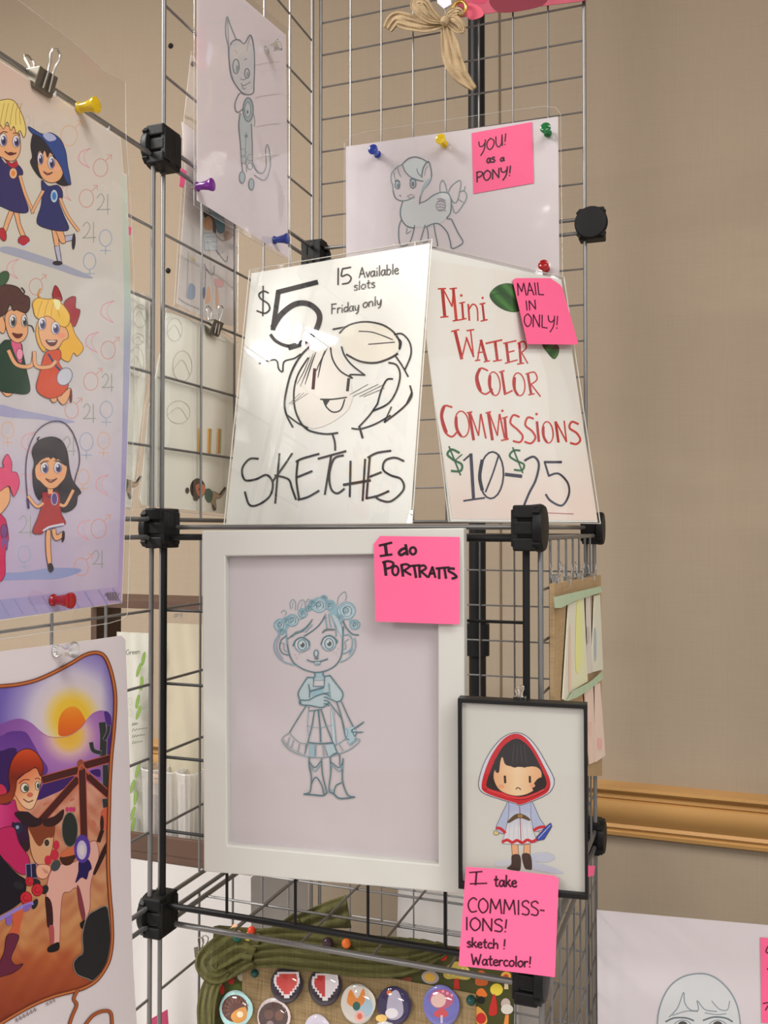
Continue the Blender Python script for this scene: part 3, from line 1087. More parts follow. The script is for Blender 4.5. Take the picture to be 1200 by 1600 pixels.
k.fill([(305, 575), (345, 605), (390, 580), (385, 615), (340, 612)], (66, 50, 110)); k.ell(378, 620, 22, 42, (86, 62, 130), (200, 200, 220), 1.0)
k.line([(300, 650), (255, 672), (196, 602)], 5.6, OUT); k.line([(300, 650), (255, 672), (196, 602)], 4.4, SKIN)
k.line([(418, 660), (455, 660), (508, 560)], 5.6, OUT); k.line([(418, 660), (455, 660), (508, 560)], 4.4, SKIN)
k.line([(192, 620), (200, 685)], 3.4, (62, 40, 96), False)
k.fill([(328, 530), (370, 530), (365, 585), (335, 585)], SKIN, False)
k.fill([(245, 400), (285, 350), (335, 330), (400, 340), (440, 380), (466, 400), (452, 470), (420, 512), (382, 545), (330, 545), (280, 500), (250, 470)], SKIN, edge=OUT)
k.fill([(240, 390), (252, 300), (300, 260), (400, 250), (450, 300), (462, 385), (435, 345), (415, 280), (395, 350), (372, 330), (350, 345), (325, 310), (305, 345), (290, 310), (272, 365)], (46, 36, 48))
k.eye(310, 405, 28, 40); k.eye(402, 402, 28, 40)
k.line([(280, 378), (306, 360), (338, 358)], 1.6, OUT); k.line([(378, 356), (408, 358), (434, 374)], 1.6, OUT)
k.line([(318, 478), (352, 504), (394, 478)], 2.2, (104, 44, 48)); k.line([(330, 484), (354, 490), (384, 484)], 1.2, (104, 44, 48))
k.ell(285, 450, 22, 14, (236, 156, 120)); k.ell(425, 448, 20, 14, (236, 156, 120))

# girl with pink hair at the edge
k.fill([(-10, 560), (30, 545), (62, 540), (70, 620), (40, 685), (-10, 720)], SKIN, edge=OUT)
k.fill([(-10, 420), (25, 400), (20, 360), (52, 310), (82, 370), (82, 430), (118, 440), (135, 520), (98, 602), (78, 560), (62, 530), (30, 545), (-10, 560)], (216, 82, 122), edge=(120, 30, 60))
k.fill([(-10, 760), (30, 752), (48, 800), (60, 900), (40, 960), (36, 1030), (34, 1150), (-10, 1165)], (196, 44, 92), edge=(90, 20, 50))
k.ell(28, 845, 24, 50, (120, 70, 130), (60, 40, 70), 1.0); k.fill([(10, 900), (55, 900), (50, 980), (30, 930), (15, 970)], (128, 80, 140))
# small grey signature
for i in range(4):
    k.line([(730 + i * 20, 1295 - i * 8), (745 + i * 20, 1270), (752 + i * 20, 1300), (770 + i * 20, 1275)], 1.6, (128, 116, 130))
    k.line([(750 + i * 18, 1325), (762 + i * 18, 1300), (772 + i * 18, 1325)], 1.4, (128, 116, 130))
k.build('printed_drawing', post)

binder_clip('open binder clip on the top edge of the girls print', plA.hit(66, 128, 0.003), Z, U, 0.021, M_CLIPDARK)
PY, PP, PB, PG, PR = (pin_mat('yellow', (0.86, 0.62, 0.01, 1)), pin_mat('purple', (0.24, 0.02, 0.38, 1)), pin_mat('blue', (0.02, 0.06, 0.42, 1)),
                      pin_mat('green', (0.01, 0.20, 0.05, 1)), pin_mat('red', (0.50, 0.008, 0.012, 1)))
PC = mat('pin_clear', (0.9, 0.9, 0.9, 1), 0.05, trans=0.9)
push_pin('yellow pushpin sticking out above the top edge of the girls print', plA.shift(0.001), 138, 166, PY)
push_pin('red pushpin near the bottom edge of the girls print', plA.shift(0.001), 98, 938, PR)

# ------------------------------------------------------------------ western ranch print
plB = plane_a(0.009)
ptsB = [(-70, 1026), (0, 1018), (142, 1000), (190, 993), (196, 1000), (199, 1080), (203, 1206), (205, 1400), (208, 1506), (214, 1604), (216, 1660), (-70, 1690)]
west = thing('art_print', 'print of a red-haired girl hugging a calf at sunset inside a rope border', 'art print', quad_mid(plB, ptsB))
paper(west, 'sheet', plB, ptsB, M_PAPERW)
k = Ink(plB)
k.gain = 0.74
def w1(pts): return [(x / 5.333, 1000 + y / 5.333) for x, y in pts]
def w2(pts): return [(x / 5.333, 1300 + y / 5.333) for x, y in pts]
rope_top = w1([(-200, 400), (0, 385), (150, 370), (300, 335), (450, 270), (600, 190), (700, 130), (790, 105), (860, 125), (905, 200), (940, 320), (960, 450), (960, 600), (945, 800), (930, 950), (915, 1200), (910, 1400)])
rope_bot = w2([(905, 0), (902, 200), (905, 350), (918, 560), (930, 700), (935, 900), (915, 1050), (870, 1150), (800, 1240), (700, 1300), (600, 1330), (450, 1370), (300, 1430), (150, 1510), (0, 1600), (-200, 1720)])
inside = rope_top + rope_bot
def sky(x, y):
    d = math.hypot(x - 112, (y - 1122) * 0.9)
    base = ramp([(0, (240, 196, 70)), (24, (236, 190, 60)), (34, (228, 200, 120)), (46, (216, 202, 204)), (62, (206, 196, 212)), (84, (158, 144, 198)), (112, (112, 96, 176)), (160, (116, 100, 178))], d)
    return mix3(base, (104, 88, 172), max(0, (x - 158) / 22) * 0.8)
k.fill(catmull(inside, 4, True), (150, 135, 185), False, sky, step=5)
k.zoom(0, 1000, 5.333)
def far(x, y):
    d = math.hypot(x - 108, y - 1150)
    return ramp([(0, (232, 176, 60)), (18, (230, 186, 86)), (28, (216, 176, 176)), (45, (170, 118, 182)), (80, (140, 88, 164)), (130, (120, 66, 150))], d)
k.fill([(-200, 720), (0, 700), (80, 670), (170, 655), (260, 690), (340, 760), (420, 808), (520, 808), (600, 780), (680, 710), (740, 640), (790, 600), (860, 588), (930, 640), (928, 800), (918, 960), (906, 1090), (880, 1150), (700, 1220), (300, 1330), (-200, 1400)], (140, 90, 165), True, far, step=5)
k.fill([(-200, 810), (0, 800), (60, 770), (130, 758), (215, 770), (270, 850), (330, 960), (400, 1080), (300, 1160), (-200, 1300)], (92, 50, 132), True, lambda x, y: ramp([(1140, (96, 54, 138)), (1180, (112, 66, 150)), (1220, (84, 46, 122))], y), step=6)
k.fill([(-200, 930), (0, 925), (80, 900), (140, 920), (110, 1100), (60, 1300), (-200, 1400)], (58, 30, 92))
k.fill([(868, 595), (926, 645), (926, 900), (912, 950), (890, 945), (885, 720)], (80, 46, 128))
k.fill([(485, 760), (492, 660), (530, 590), (590, 555), (650, 570), (695, 630), (708, 690), (650, 755), (565, 795), (500, 798)], (230, 122, 34), True, lambda x, y: ramp([(1102, (234, 150, 46)), (1125, (230, 118, 34)), (1150, (216, 96, 40))], y), step=6)
k.line([(340, 770), (420, 808), (540, 806), (640, 760), (720, 670)], 1.0, (170, 110, 130))
# ground
k.fill([(250, 1350), (340, 1330), (500, 1260), (640, 1170), (720, 1180), (860, 1280), (905, 1330)] + [(x, y + 1600) for x, y in [(902, 0), (900, 300), (912, 560), (925, 700), (930, 900), (910, 1050), (868, 1145), (798, 1232), (698, 1292), (600, 1322), (450, 1362), (300, 1422), (150, 1502), (0, 1592), (-200, 1700)]] + [(-200, 1500)],
       (205, 140, 95), False, lambda x, y: mix3(ramp([(1200, (214, 158, 140)), (1290, (208, 148, 118)), (1400, (206, 152, 106)), (1470, (198, 136, 84)), (1500, (180, 94, 52)), (1560, (150, 66, 38)), (1620, (126, 50, 30))], y + 6 * math.sin(x * 0.21 + y * 0.13)), (160, 72, 48), max(0.0, 0.16 + 0.16 * math.sin(x * 0.09 + 2.2 * math.sin(y * 0.07)) + 0.12 * math.sin(y * 0.23 + 3 * math.sin(x * 0.11)))), step=5)
k.fill([(300, 1330), (360, 1200), (610, 1130), (640, 1165), (500, 1258), (340, 1328)], (62, 34, 102), False)
k.fill([(752, 1090), (830, 1078), (832, 1142), (775, 1120)], (62, 34, 102))
for (x, y, rx, ry) in ((380, 1365, 26, 9), (600, 1330, 24, 12), (780, 1530, 20, 34), (790, 1420, 14, 10)):
    k.ell(x, y, rx, ry, (196, 112, 92), None, 1, -0.5)
# cactus
for pts, w in (([(852, 695), (862, 800), (858, 960)], 10.5), ([(760, 858), (778, 920), (838, 940)], 6.0), ([(905, 715), (900, 770), (872, 830)], 5.0), ([(878, 1050), (880, 1230)], 8.5), ([(872, 1330), (878, 1390)], 7.0)):
    k.line(pts, w + 1.6, (150, 140, 150), len(pts) > 2); k.line(pts, w, (52, 54, 56), len(pts) > 2)
# fence
F1, F2 = (76, 34, 32), (196, 98, 66)
for a, b, w in (((360, 1165), (650, 1085), 11), ((700, 1048), (915, 988), 11), ((648, 1160), (345, 1500), 10.5), ((715, 1120), (896, 1283), 10), ((684, 1080), (700, 1640), 10.5)):
    k.seg(a, b, w + 2.2, F2); k.seg(a, b, w, F1)
k.ell(672, 1040, 30, 46, (150, 78, 60)); k.line([(640, 1140), (680, 1040), (740, 1120)], 2.0, F2)
# barrel cactus with pink flowers
k.ell(582, 1580, 72, 150, (150, 130, 120)); k.ell(582, 1580, 64, 142, (44, 48, 44))
for x in (560, 590, 615):
    k.ell(x, 1412, 15, 22, (196, 60, 110))
k.fill([(848, 1420), (905, 1400), (905, 1560), (860, 1580), (838, 1500)], (206, 96, 70)); k.ell(850, 1530, 16, 70, (58, 34, 34))
# girl
k.fill([(0, 1200), (50, 1240), (50, 1310), (0, 1330), (-60, 1260)], (196, 50, 80))
k.fill([(120, 1290), (210, 1400), (225, 1480), (180, 1530), (100, 1440), (90, 1340)], (226, 150, 104))
k.fill([(-100, 1380), (60, 1372), (120, 1330), (150, 1420), (215, 1440), (225, 1520), (170, 1680), (110, 1640), (80, 1640), (-100, 1640)], (186, 42, 106), True, lambda x, y: ramp([(0, (206, 62, 126)), (22, (186, 40, 104)), (45, (140, 30, 90))], x), edge=(70, 20, 44))
k.fill([(100, 1520), (160, 1540), (215, 1430), (280, 1480), (330, 1600), (300, 1640), (200, 1760), (110, 1700)], (52, 24, 54))
k.fill([(95, 1230), (130, 1180), (240, 1090), (305, 1070), (345, 1140), (330, 1250), (292, 1370), (252, 1412), (190, 1385), (130, 1300)], (232, 168, 122), True, lambda x, y: mix3((236, 190, 150), (222, 128, 84), max(0, min(1, (1262 - y) / 45 + (30 - x) / 60))), edge=(110, 44, 36), step=5)
k.fill([(82, 1225), (72, 1130), (98, 1010), (158, 930), (240, 908), (312, 950), (358, 1040), (352, 1120), (334, 1130), (300, 1062), (240, 1095), (150, 1150), (130, 1250), (100, 1330), (40, 1365), (-60, 1360), (-60, 1320), (60, 1275)], (160, 52, 26), True, lambda x, y: ramp([(1172, (206, 78, 34)), (1195, (164, 52, 26)), (1215, (120, 40, 26)), (1250, (150, 60, 32))], y), edge=(86, 28, 20), ew=1.2)
k.ell(206, 1232, 34, 40, (226, 220, 206), (60, 34, 30), 1.2); k.ell(216, 1236, 20, 26, (70, 84, 66)); k.ell(314, 1214, 20, 36, (226, 220, 206), (60, 34, 30), 1.0); k.ell(318, 1216, 12, 22, (60, 74, 60))
k.line([(158, 1196), (196, 1166), (246, 1164)], 1.6, (120, 44, 30)); k.line([(292, 1158), (316, 1150), (336, 1166)], 1.4, (120, 44, 30)); k.ell(250, 1290, 26, 20, (204, 110, 84)); k.line([(195, 1325), (235, 1350), (275, 1335)], 1.6, (110, 44, 40))
k.ell(150, 1565, 42, 48, (40, 40, 66)); k.ell(145, 1560, 14, 16, (150, 156, 186))
# calf
k.zoom(0, 1300, 5.333)
CALF = (224, 170, 156)
k.fill([(438, 310), (520, 268), (640, 240), (700, 130), (742, 90), (800, 78), (824, 180), (806, 300), (768, 380), (752, 480), (748, 640), (702, 742), (690, 640), (640, 470), (580, 500), (524, 520), (504, 700), (494, 935), (442, 950), (412, 780), (384, 560), (400, 400)], CALF, edge=(150, 84, 76))
k.fill([(378, 540), (430, 590), (442, 780), (398, 792), (386, 680)], (58, 26, 28)); k.fill([(640, 450), (668, 480), (712, 690), (690, 740), (655, 600)], (130, 56, 66)); k.fill([(408, 790), (448, 790), (450, 930), (425, 930)], (176, 80, 84))
k.fill([(398, 965), (440, 935), (490, 918), (494, 975), (450, 1000), (402, 1000)], (28, 22, 24)); k.fill([(668, 760), (712, 735), (712, 790), (680, 805)], (28, 22, 24))
k.fill([(505, 205), (600, 175), (640, 185), (600, 262), (545, 280), (510, 250)], (70, 36, 26)); k.fill([(510, 180), (600, 120), (640, 130), (640, 180), (520, 210)], (206, 108, 70))
k.fill([(250, -60), (440, -60), (446, 60), (430, 160), (385, 262), (312, 268), (265, 190), (245, 60)], (214, 160, 118), edge=(110, 56, 40))
k.fill([(240, -80), (444, -80), (444, 40), (390, 50), (330, 120), (270, 40)], (128, 62, 36))
k.ell(390, 90, 24, 32, (70, 50, 46), (220, 200, 170), 1.0)
k.fill([(120, -160), (220, -170), (300, -120), (350, -110), (340, -60), (250, -40), (170, -90)], (44, 26, 34)); k.fill([(360, -100), (450, -130), (530, -190), (520, -110), (450, -50), (370, -50)], (56, 30, 30))
k.ell(215, 110, 34, 56, (50, 26, 36))
for (x, y, rx, ry) in ((470, 110, 26, 40), (455, 190, 36, 44), (400, 235, 30, 40)):
    k.ell(x, y, rx, ry, (196, 44, 66))
k.ell(465, 280, 36, 50, (66, 72, 76), None, 1, 0.5)
# rosette
k.fill([(660, 240), (735, 228), (765, 300), (742, 330), (722, 395), (680, 380), (628, 425), (652, 330)], (38, 26, 84))
k.ell(686, 140, 68, 118, (84, 58, 152)); k.ell(682, 150, 42, 80, (198, 184, 212)); k.ell(682, 150, 22, 46, (214, 204, 206))
k.line([(898, 90), (860, 180), (782, 355)], 7.5, (54, 28, 28), taper=0.5); k.line([(852, -10), (822, 78)], 6, (54, 28, 28), False)
# arm, cuff, hand, flowers, skirt, boot
k.fill([(-100, 20), (-20, -20), (110, -40), (160, 90), (245, 225), (232, 340), (160, 345), (60, 255), (-100, 120)], (188, 36, 92), edge=(90, 18, 48))
k.fill([(-200, 120), (-40, 150), (60, 262), (150, 352), (215, 400), (215, 500), (178, 580), (100, 640), (0, 695), (-200, 800)], (24, 18, 30))
k.fill([(215, 270), (300, 262), (312, 380), (222, 388)], (34, 30, 62), False, edge=(140, 140, 190)); k.seg((258, 268), (264, 384), 1.2, (140, 140, 190))
k.fill([(305, 290), (360, 268), (420, 290), (410, 350), (370, 390), (312, 372)], (232, 172, 142), edge=(150, 80, 70))
for i in range(3):
    k.line([(352 + i * 18, 300 + i * 8), (376 + i * 14, 340 + i * 6)], 0.9, (160, 90, 80), False)
for (x, y, rx, ry) in ((155, 445, 45, 30), (300, 420, 40, 30), (375, 480, 28, 40), (292, 600, 22, 46)):
    k.ell(x, y, rx, ry, (38, 38, 42), None, 1, 0.4)
for (x, y, r) in ((246, 412, 34), (312, 482, 46), (218, 550, 48)):
    k.ell(x, y, r, r * 1.1, (202, 40, 54), (120, 16, 30), 1.0); k.arc(x, y, r * 0.5, r * 0.5, 0.4, 4.6, 1.0, (120, 16, 30))
k.fill([(100, 690), (195, 640), (170, 780), (150, 870), (66, 860), (110, 780)], (206, 96, 62))
k.line([(-60, 760), (60, 690), (170, 630), (272, 592)], 5.6, (150, 130, 206)); k.fill([(50, 720), (100, 690), (90, 770), (60, 775)], (134, 100, 180)); k.fill([(195, 620), (265, 600), (240, 650), (200, 662)], (134, 100, 180))
k.fill([(62, 860), (156, 862), (132, 950), (92, 1050), (130, 1110), (192, 1098), (145, 1150), (60, 1190), (-60, 1200), (30, 1020)], (104, 36, 62), edge=(50, 18, 34))
# big dark bush
k.fill([(728, 705), (800, 650), (882, 618), (908, 690), (922, 900), (884, 1100), (785, 1232), (730, 1222), (640, 1182), (612, 1100), (648, 1040), (690, 1000), (688, 850)], (36, 36, 38), edge=(140, 130, 120), ew=1.4)
# rope border and its knot
for w, c in ((6.2, (112, 52, 36)), (3.6, (176, 92, 50)), (1.2, (206, 132, 74))):
    k.zoom(0, 0, 1)
    k.line(rope_top + rope_bot, w, c)
k.zoom(0, 1300, 5.333)
for w, c in ((5.6, (120, 58, 36)), (3.2, (182, 98, 52))):
    k.line([(650, 1315), (615, 1390), (640, 1440), (600, 1540), (570, 1640)], w, c); k.line([(690, 1640), (770, 1535), (860, 1492), (925, 1510), (935, 1640)], w, c)
for i in range(6):
    x, y = 130 + i * 30, 1578 - i * 17
    k.line([(x, y), (x + 10, y - 26), (x + 14, y + 2), (x + 28, y - 20)], 1.0, (138, 120, 128))
for i in range(3):
    x, y = 385 + i * 28, 1445 - i * 14
    k.line([(x, y), (x + 12, y - 24), (x + 18, y)], 1.0, (146, 130, 136))
k.build('printed_painting', west)
push_pin('clear pushpin at the top edge of the western ranch print', plB.shift(0.001), 103, 1018, PC, Z * 0.1)

# ------------------------------------------------------------------ cat sketch
plC = plane_a(0.0065)
ptsC = [(308, -66), (330, -45), (447, 55), (450, 402), (308, 313)]
cat = thing('pencil_sketch', 'pencil sketch of a standing cat in a clear sleeve at the top', 'sketch', quad_mid(plC, ptsC))
paper(cat, 'sheet', plC, ptsC, M_PAPER)
film(cat, 'plastic_sleeve', plC, [(303, -80), (330, -58), (451, 46), (454, 408), (430, 396), (303, 321)], 0.0014)
k = Ink(plC, (320, 10, 5.333))
pc, pd = (148, 160, 166), (112, 124, 134)
k.fill([(205, 420), (225, 300), (330, 300), (400, 330), (410, 640), (340, 725), (250, 640)], (205, 204, 208))
k.fill([(290, 890), (395, 900), (396, 1300), (300, 1290)], (188, 198, 202), False)
k.line([(200, 340), (175, 220), (185, 85), (215, 160), (262, 272)], 1.7, pc); k.line([(200, 330), (195, 200), (190, 110)], 0.8, pc)
k.line([(200, 335), (204, 450), (222, 580), (270, 670), (330, 730), (402, 722), (410, 640), (415, 480), (408, 330), (380, 238), (330, 310), (285, 278), (240, 285), (212, 320)], 1.8, pd)
k.line([(350, 370), (365, 300), (382, 250)], 0.9, pc)
k.ell(260, 500, 26, 60, None, pd, 1.7, 0.0); k.ell(270, 520, 12, 32, (150, 164, 170)); k.ell(352, 558, 20, 40, None, pd, 1.7); k.ell(356, 566, 10, 22, (150, 164, 170))
k.line([(245, 365), (262, 375), (268, 400)], 1.0, (190, 160, 150)); k.line([(330, 445), (350, 435)], 1.2, pd, False)
k.line([(295, 600), (320, 612), (345, 600)], 1.2, pd); k.line([(300, 640), (325, 660), (380, 630)], 1.3, pd); k.line([(310, 660), (322, 690), (340, 680)], 1.2, pd)
k.line([(285, 730), (255, 800), (256, 860), (280, 882), (320, 850)], 1.7, pd); k.line([(280, 740), (300, 720), (330, 735)], 1.4, pd)
k.ell(362, 860, 42, 100, (160, 180, 186), pd, 1.7); k.ell(358, 860, 24, 62, (196, 204, 208), pd, 1.0); k.ell(356, 880, 8, 16, (92, 120, 124))
k.line([(408, 900), (418, 960), (410, 1000)], 1.2, pc)
k.line([(295, 890), (284, 1000), (298, 1150), (308, 1300), (318, 1380)], 1.6, pd); k.line([(345, 1050), (338, 1200), (345, 1310), (350, 1380)], 1.3, pc); k.line([(388, 980), (396, 1150), (398, 1330)], 1.6, pd)
for (x, y) in ((322, 1215), (326, 1280), (378, 1260), (378, 1330)):
    k.ell(x, y, 22, 28, None, pc, 1.2)
k.ell(345, 1080, 14, 14, (120, 150, 156)); k.ell(312, 1425, 24, 48, (172, 190, 196), pd, 1.4); k.ell(388, 1482, 22, 48, (172, 190, 196), pd, 1.4)
k.line([(400, 1300), (430, 1365), (480, 1390), (512, 1330), (508, 1210), (520, 1150), (540, 1200), (548, 1320), (522, 1420), (482, 1446), (412, 1405)], 1.6, pc)
for y in (470, 740, 985, 1250):
    k.line([(420, y + 20), (520, y), (620, y - 10)], 0.8, (196, 188, 192))
k.build('pencil_drawing', cat)
push_pin('purple pushpin at the lower left of the cat sketch', plC.shift(0.001), 321, 290, PP)
push_pin('blue pushpin at the lower right corner of the cat sketch', plC.shift(0.001), 440, 374, PB)
push_pin('clear pushpin at the upper right of the cat sketch', plC.shift(0.001), 428, 76, PC, V3((0, 0, 0.2)))

# ------------------------------------------------------------------ pony sketch on the back panel
plP = plane_b(PIT - 0.0065)
ptsP = [(540, 229), (872, 182), (874, 428), (874, 470), (541, 460)]
pony = thing('pencil_sketch', 'pencil sketch of a pony on wide paper behind the tented signs', 'sketch', quad_mid(plP, ptsP))
paper(pony, 'sheet', plP, ptsP, M_PAPERB)
film(pony, 'plastic_sleeve', plP, [(538, 223), (548, 212), (570, 206), (650, 194), (760, 178), (800, 172), (850, 166), (868, 168), (876, 178), (879, 432), (878, 480), (537, 470)], 0.0020)
k = Ink(plP, (600, 230, 8.0))
k.gain = 0.78
pc, pd = (138, 158, 164), (112, 128, 138)
TINT = (202, 210, 212)
k.fill([(225, 690), (330, 640), (440, 700), (520, 670), (620, 600), (720, 570), (800, 580), (838, 660), (832, 820), (700, 950), (520, 1000), (300, 985), (215, 860)], (206, 211, 213))
k.fill([(330, 160), (480, 150), (540, 190), (490, 280), (470, 370), (500, 420), (330, 380), (250, 290), (230, 220)], TINT)
k.line([(442, 700), (520, 672), (620, 600), (715, 565), (800, 578), (836, 650), (840, 740), (826, 830), (785, 888), (840, 902), (872, 960), (930, 1080), (986, 1180), (940, 1232), (850, 1264), (828, 1180), (788, 1060), (692, 962), (610, 960), (520, 1000)], 2.0, pd)
k.line([(235, 680), (206, 790), (220, 900), (285, 985), (380, 1012)], 2.0, pd)
k.line([(215, 912), (186, 1000), (186, 1140), (215, 1235), (300, 1215)], 1.8, pd); k.line([(382, 975), (362, 1080), (320, 1205)], 1.8, pd); k.line([(515, 972), (482, 1080), (450, 1190)], 1.8, pd)
k.line([(540, 1010), (552, 1100), (545, 1172), (470, 1200)], 1.6, pd); k.line([(622, 960), (642, 1080), (668, 1240), (600, 1250)], 1.8, pd); k.line([(290, 1010), (280, 1080), (340, 1045)], 1.4, pc)
k.line([(112, 540), (128, 600), (150, 640), (215, 670), (300, 660), (378, 618)], 1.8, pd); k.line([(112, 540), (108, 470), (88, 420), (98, 320), (170, 245), (232, 215)], 1.6, pc)
k.line([(225, 218), (300, 145), (392, 122), (485, 150), (545, 192)], 2.0, pd); k.line([(232, 220), (262, 300), (330, 370), (420, 410), (490, 425)], 1.6, pd)
k.line([(130, 310), (128, 360), (142, 400)], 1.2, pc); k.line([(170, 262), (186, 320), (212, 372)], 1.2, pc); k.line([(410, 270), (430, 330), (480, 380)], 1.4, pd)
k.line([(470, 365), (490, 260), (548, 178), (582, 250), (592, 370), (552, 460), (490, 530), (455, 620), (444, 715)], 2.0, pd); k.line([(505, 350), (520, 280), (548, 235)], 1.2, pc)
k.fill([(560, 390), (592, 380), (550, 465), (485, 545), (455, 620), (470, 520), (510, 440)], (170, 190, 198))
k.line([(136, 425), (165, 410), (196, 432)], 1.8, pd); k.line([(322, 412), (360, 388), (402, 408)], 1.8, pd); k.ell(168, 470, 28, 48, (190, 202, 208), pd, 1.8); k.ell(174, 478, 14, 28, (124, 134, 144)); k.ell(362, 455, 36, 56, (190, 202, 208), pd, 1.8); k.ell(362, 460, 20, 34, (124, 122, 130))
k.line([(300, 600), (340, 590), (372, 600)], 1.2, (196, 170, 176)); k.line([(195, 600), (210, 610)], 1.4, pd, False); k.line([(290, 610), (340, 640), (378, 618)], 1.3, pc)
k.line([(700, 555), (700, 470), (730, 412), (768, 470), (790, 570)], 1.6, pc); k.line([(800, 575), (840, 490), (930, 418), (962, 440), (945, 560), (915, 670), (870, 690), (820, 600)], 1.6, pc)
k.line([(945, 560), (1000, 545), (1034, 610), (1000, 700), (895, 825), (845, 700)], 1.6, pc); k.line([(1000, 545), (1015, 490)], 1.4, pc, False); k.line([(930, 650), (990, 690)], 1.2, pc, False)
k.ell(710, 730, 58, 70, None, (150, 140, 152), 1.4, 0.2)
for i in range(5):
    k.line([(668, 650 + i * 34), (720, 645 + i * 34), (770, 668 + i * 32)], 2.0, (160, 152, 164))
k.build('pencil_drawing', pony)
pls = plP.shift(0.0022)
push_pin('blue pushpin at the upper left of the pony sketch', pls, 586, 237, PB)
push_pin('gold pushpin at the top edge of the pony sketch', pls, 691, 221, PY)
push_pin('green pushpin at the upper right of the pony sketch', pls, 854, 204, PG)
push_pin('red pushpin at the lower right of the pony sketch', pls, 851, 417, PR)


# ------------------------------------------------------------------ pink notes
def note(label, pl, pts, T, writer, loc=None):
    t = thing('sticky_note', label, 'sticky note', quad_mid(pl, pts), 'pink sticky notes')
    paper(t, 'sheet', pl, pts, M_PINK, 0.0002)
    k = Ink(pl, T, 0.0003)
    writer(k)
    k.build('lettering', t)
    return t


INKC = (62, 22, 44)
plN = plP.shift(0.0009)
YP = (730, 185, 10.909)
def f(k):
    text(k, 'YOU!', (190, 590), (680, 440), 190, 1.9, INKC)
    text(k, 'as', (330, 765), (480, 740), 150, 2.5, INKC); text(k, 'a', (560, 735), (640, 720), 110, 2.4, INKC)
    text(k, 'PONY!', (150, 1090), (760, 975), 170, 2.3, INKC)
note('pink sticky note on the pony sketch reading YOU as a PONY', plN, [(736.9, 208), (831.3, 190.5), (834, 286), (739.6, 302.8)], YP, f)

# ------------------------------------------------------------------ tented sketches sign
plS = plane3(at(397, 425, 0.990), at(672, 380, 0.885), at(353, 818, 0.945))
ptsS = [(393, 427), (672, 380), (641, 817), (353, 819)]
sk = thing('counter_sign', 'white laminated sign reading $5 SKETCHES with a drawn face, left half of the tent', 'sign', plS.hit(497, 818), 'tented signs on the shelf')
paper(sk, 'sheet', plS, ptsS, M_SIGNPAPER, 0.0006)
k = Ink(plS, (340, 370, 3.333))
BK = (52, 52, 54)
k.fill([(640, 500), (760, 445), (900, 490), (945, 590), (820, 655), (700, 640)], (222, 219, 206))
k.fill([(600, 560), (690, 740), (680, 900), (500, 1000), (405, 900), (400, 780), (500, 590)], (223, 220, 212))
k.line([(264, 292), (240, 283), (216, 298), (224, 322), (262, 348), (270, 378), (245, 398), (204, 385)], 2.6, BK); k.line([(237, 256), (235, 412)], 2.2, BK, False)
k.seg((518, 236), (312, 288), 7.5, BK); k.seg((316, 285), (288, 482), 7.5, BK)
k.line([(288, 470), (330, 405), (400, 352), (468, 348), (520, 385), (530, 435), (500, 505), (445, 550), (372, 576)], 8.6, BK); k.line([(276, 510), (300, 540), (340, 562), (385, 572)], 5, BK)
k.line([(628, 163), (627, 250)], 2.4, BK, False); k.line([(694, 158), (650, 166)], 2.2, BK, False); k.line([(650, 166), (645, 205), (675, 196), (695, 214), (682, 238), (648, 246)], 2.2, BK)
text(k, 'Available', (735, 215), (945, 192), 54, 1.8, (84, 84, 84)); text(k, 'slots', (708, 280), (822, 262), 46, 1.8, (84, 84, 84))
text(k, 'Friday', (590, 402), (738, 382), 50, 1.8, (84, 84, 84)); text(k, 'only', (755, 370), (855, 352), 48, 1.8, (84, 84, 84))
L = lambda pts, w=2.6, t=0.0: k.line(pts, w, BK, len(pts) > 2, taper=t)
L([(600, 482), (640, 474), (675, 468)]); L([(635, 502), (680, 462), (760, 443), (850, 455), (912, 492), (945, 540), (946, 586)], 2.8)
L([(920, 510), (960, 505), (1000, 550), (1006, 615), (975, 692)]); L([(928, 520), (955, 545), (950, 582)], 2.0)
L([(670, 612), (740, 648), (820, 656), (890, 635), (938, 608)], 3.2); L([(735, 492), (800, 496), (860, 515), (912, 536)], 1.8); L([(785, 560), (922, 549)], 1.8)
L([(505, 550), (440, 610), (388, 695), (360, 790), (348, 875), (362, 935), (392, 992)], 3.0); L([(365, 930), (415, 968), (470, 996)], 2.6)
L([(472, 630), (420, 715), (398, 800), (402, 890), (428, 960), (465, 1002), (515, 1020), (570, 1027), (626, 1021)], 3.0)
L([(500, 605), (472, 680), (430, 782)], 1.8, 0.7); L([(482, 622), (450, 700), (412, 770)], 1.6, 0.7); L([(512, 600), (490, 660), (455, 770)], 2.2, 0.6)
L([(560, 590), (540, 650), (522, 735)], 2.4, 0.6); L([(572, 580), (530, 660), (515, 700)], 2.0, 0.6)
L([(588, 578), (600, 640), (640, 700), (702, 736)], 2.6); L([(702, 736), (690, 718), (768, 720)], 2.4); L([(766, 720), (700, 668), (662, 620), (645, 572)], 2.6)
L([(922, 615), (960, 670), (992, 728)], 2.6); L([(890, 655), (932, 668), (950, 720), (932, 800), (888, 868), (810, 906)], 2.8)
L([(912, 740), (880, 745), (852, 800), (832, 872)], 2.6); L([(832, 870), (790, 930), (735, 990)], 2.6); L([(1002, 775), (1010, 830), (965, 890), (868, 966)], 2.8)
L([(868, 966), (905, 885)], 2.2); L([(900, 930), (820, 975), (745, 1000), (698, 997)], 2.6); L([(985, 870), (1012, 810)], 3.0)
k.line([(506, 688), (497, 792)], 5.0, (70, 34, 40), False); k.line([(683, 738), (676, 802)], 4.6, BK, False)
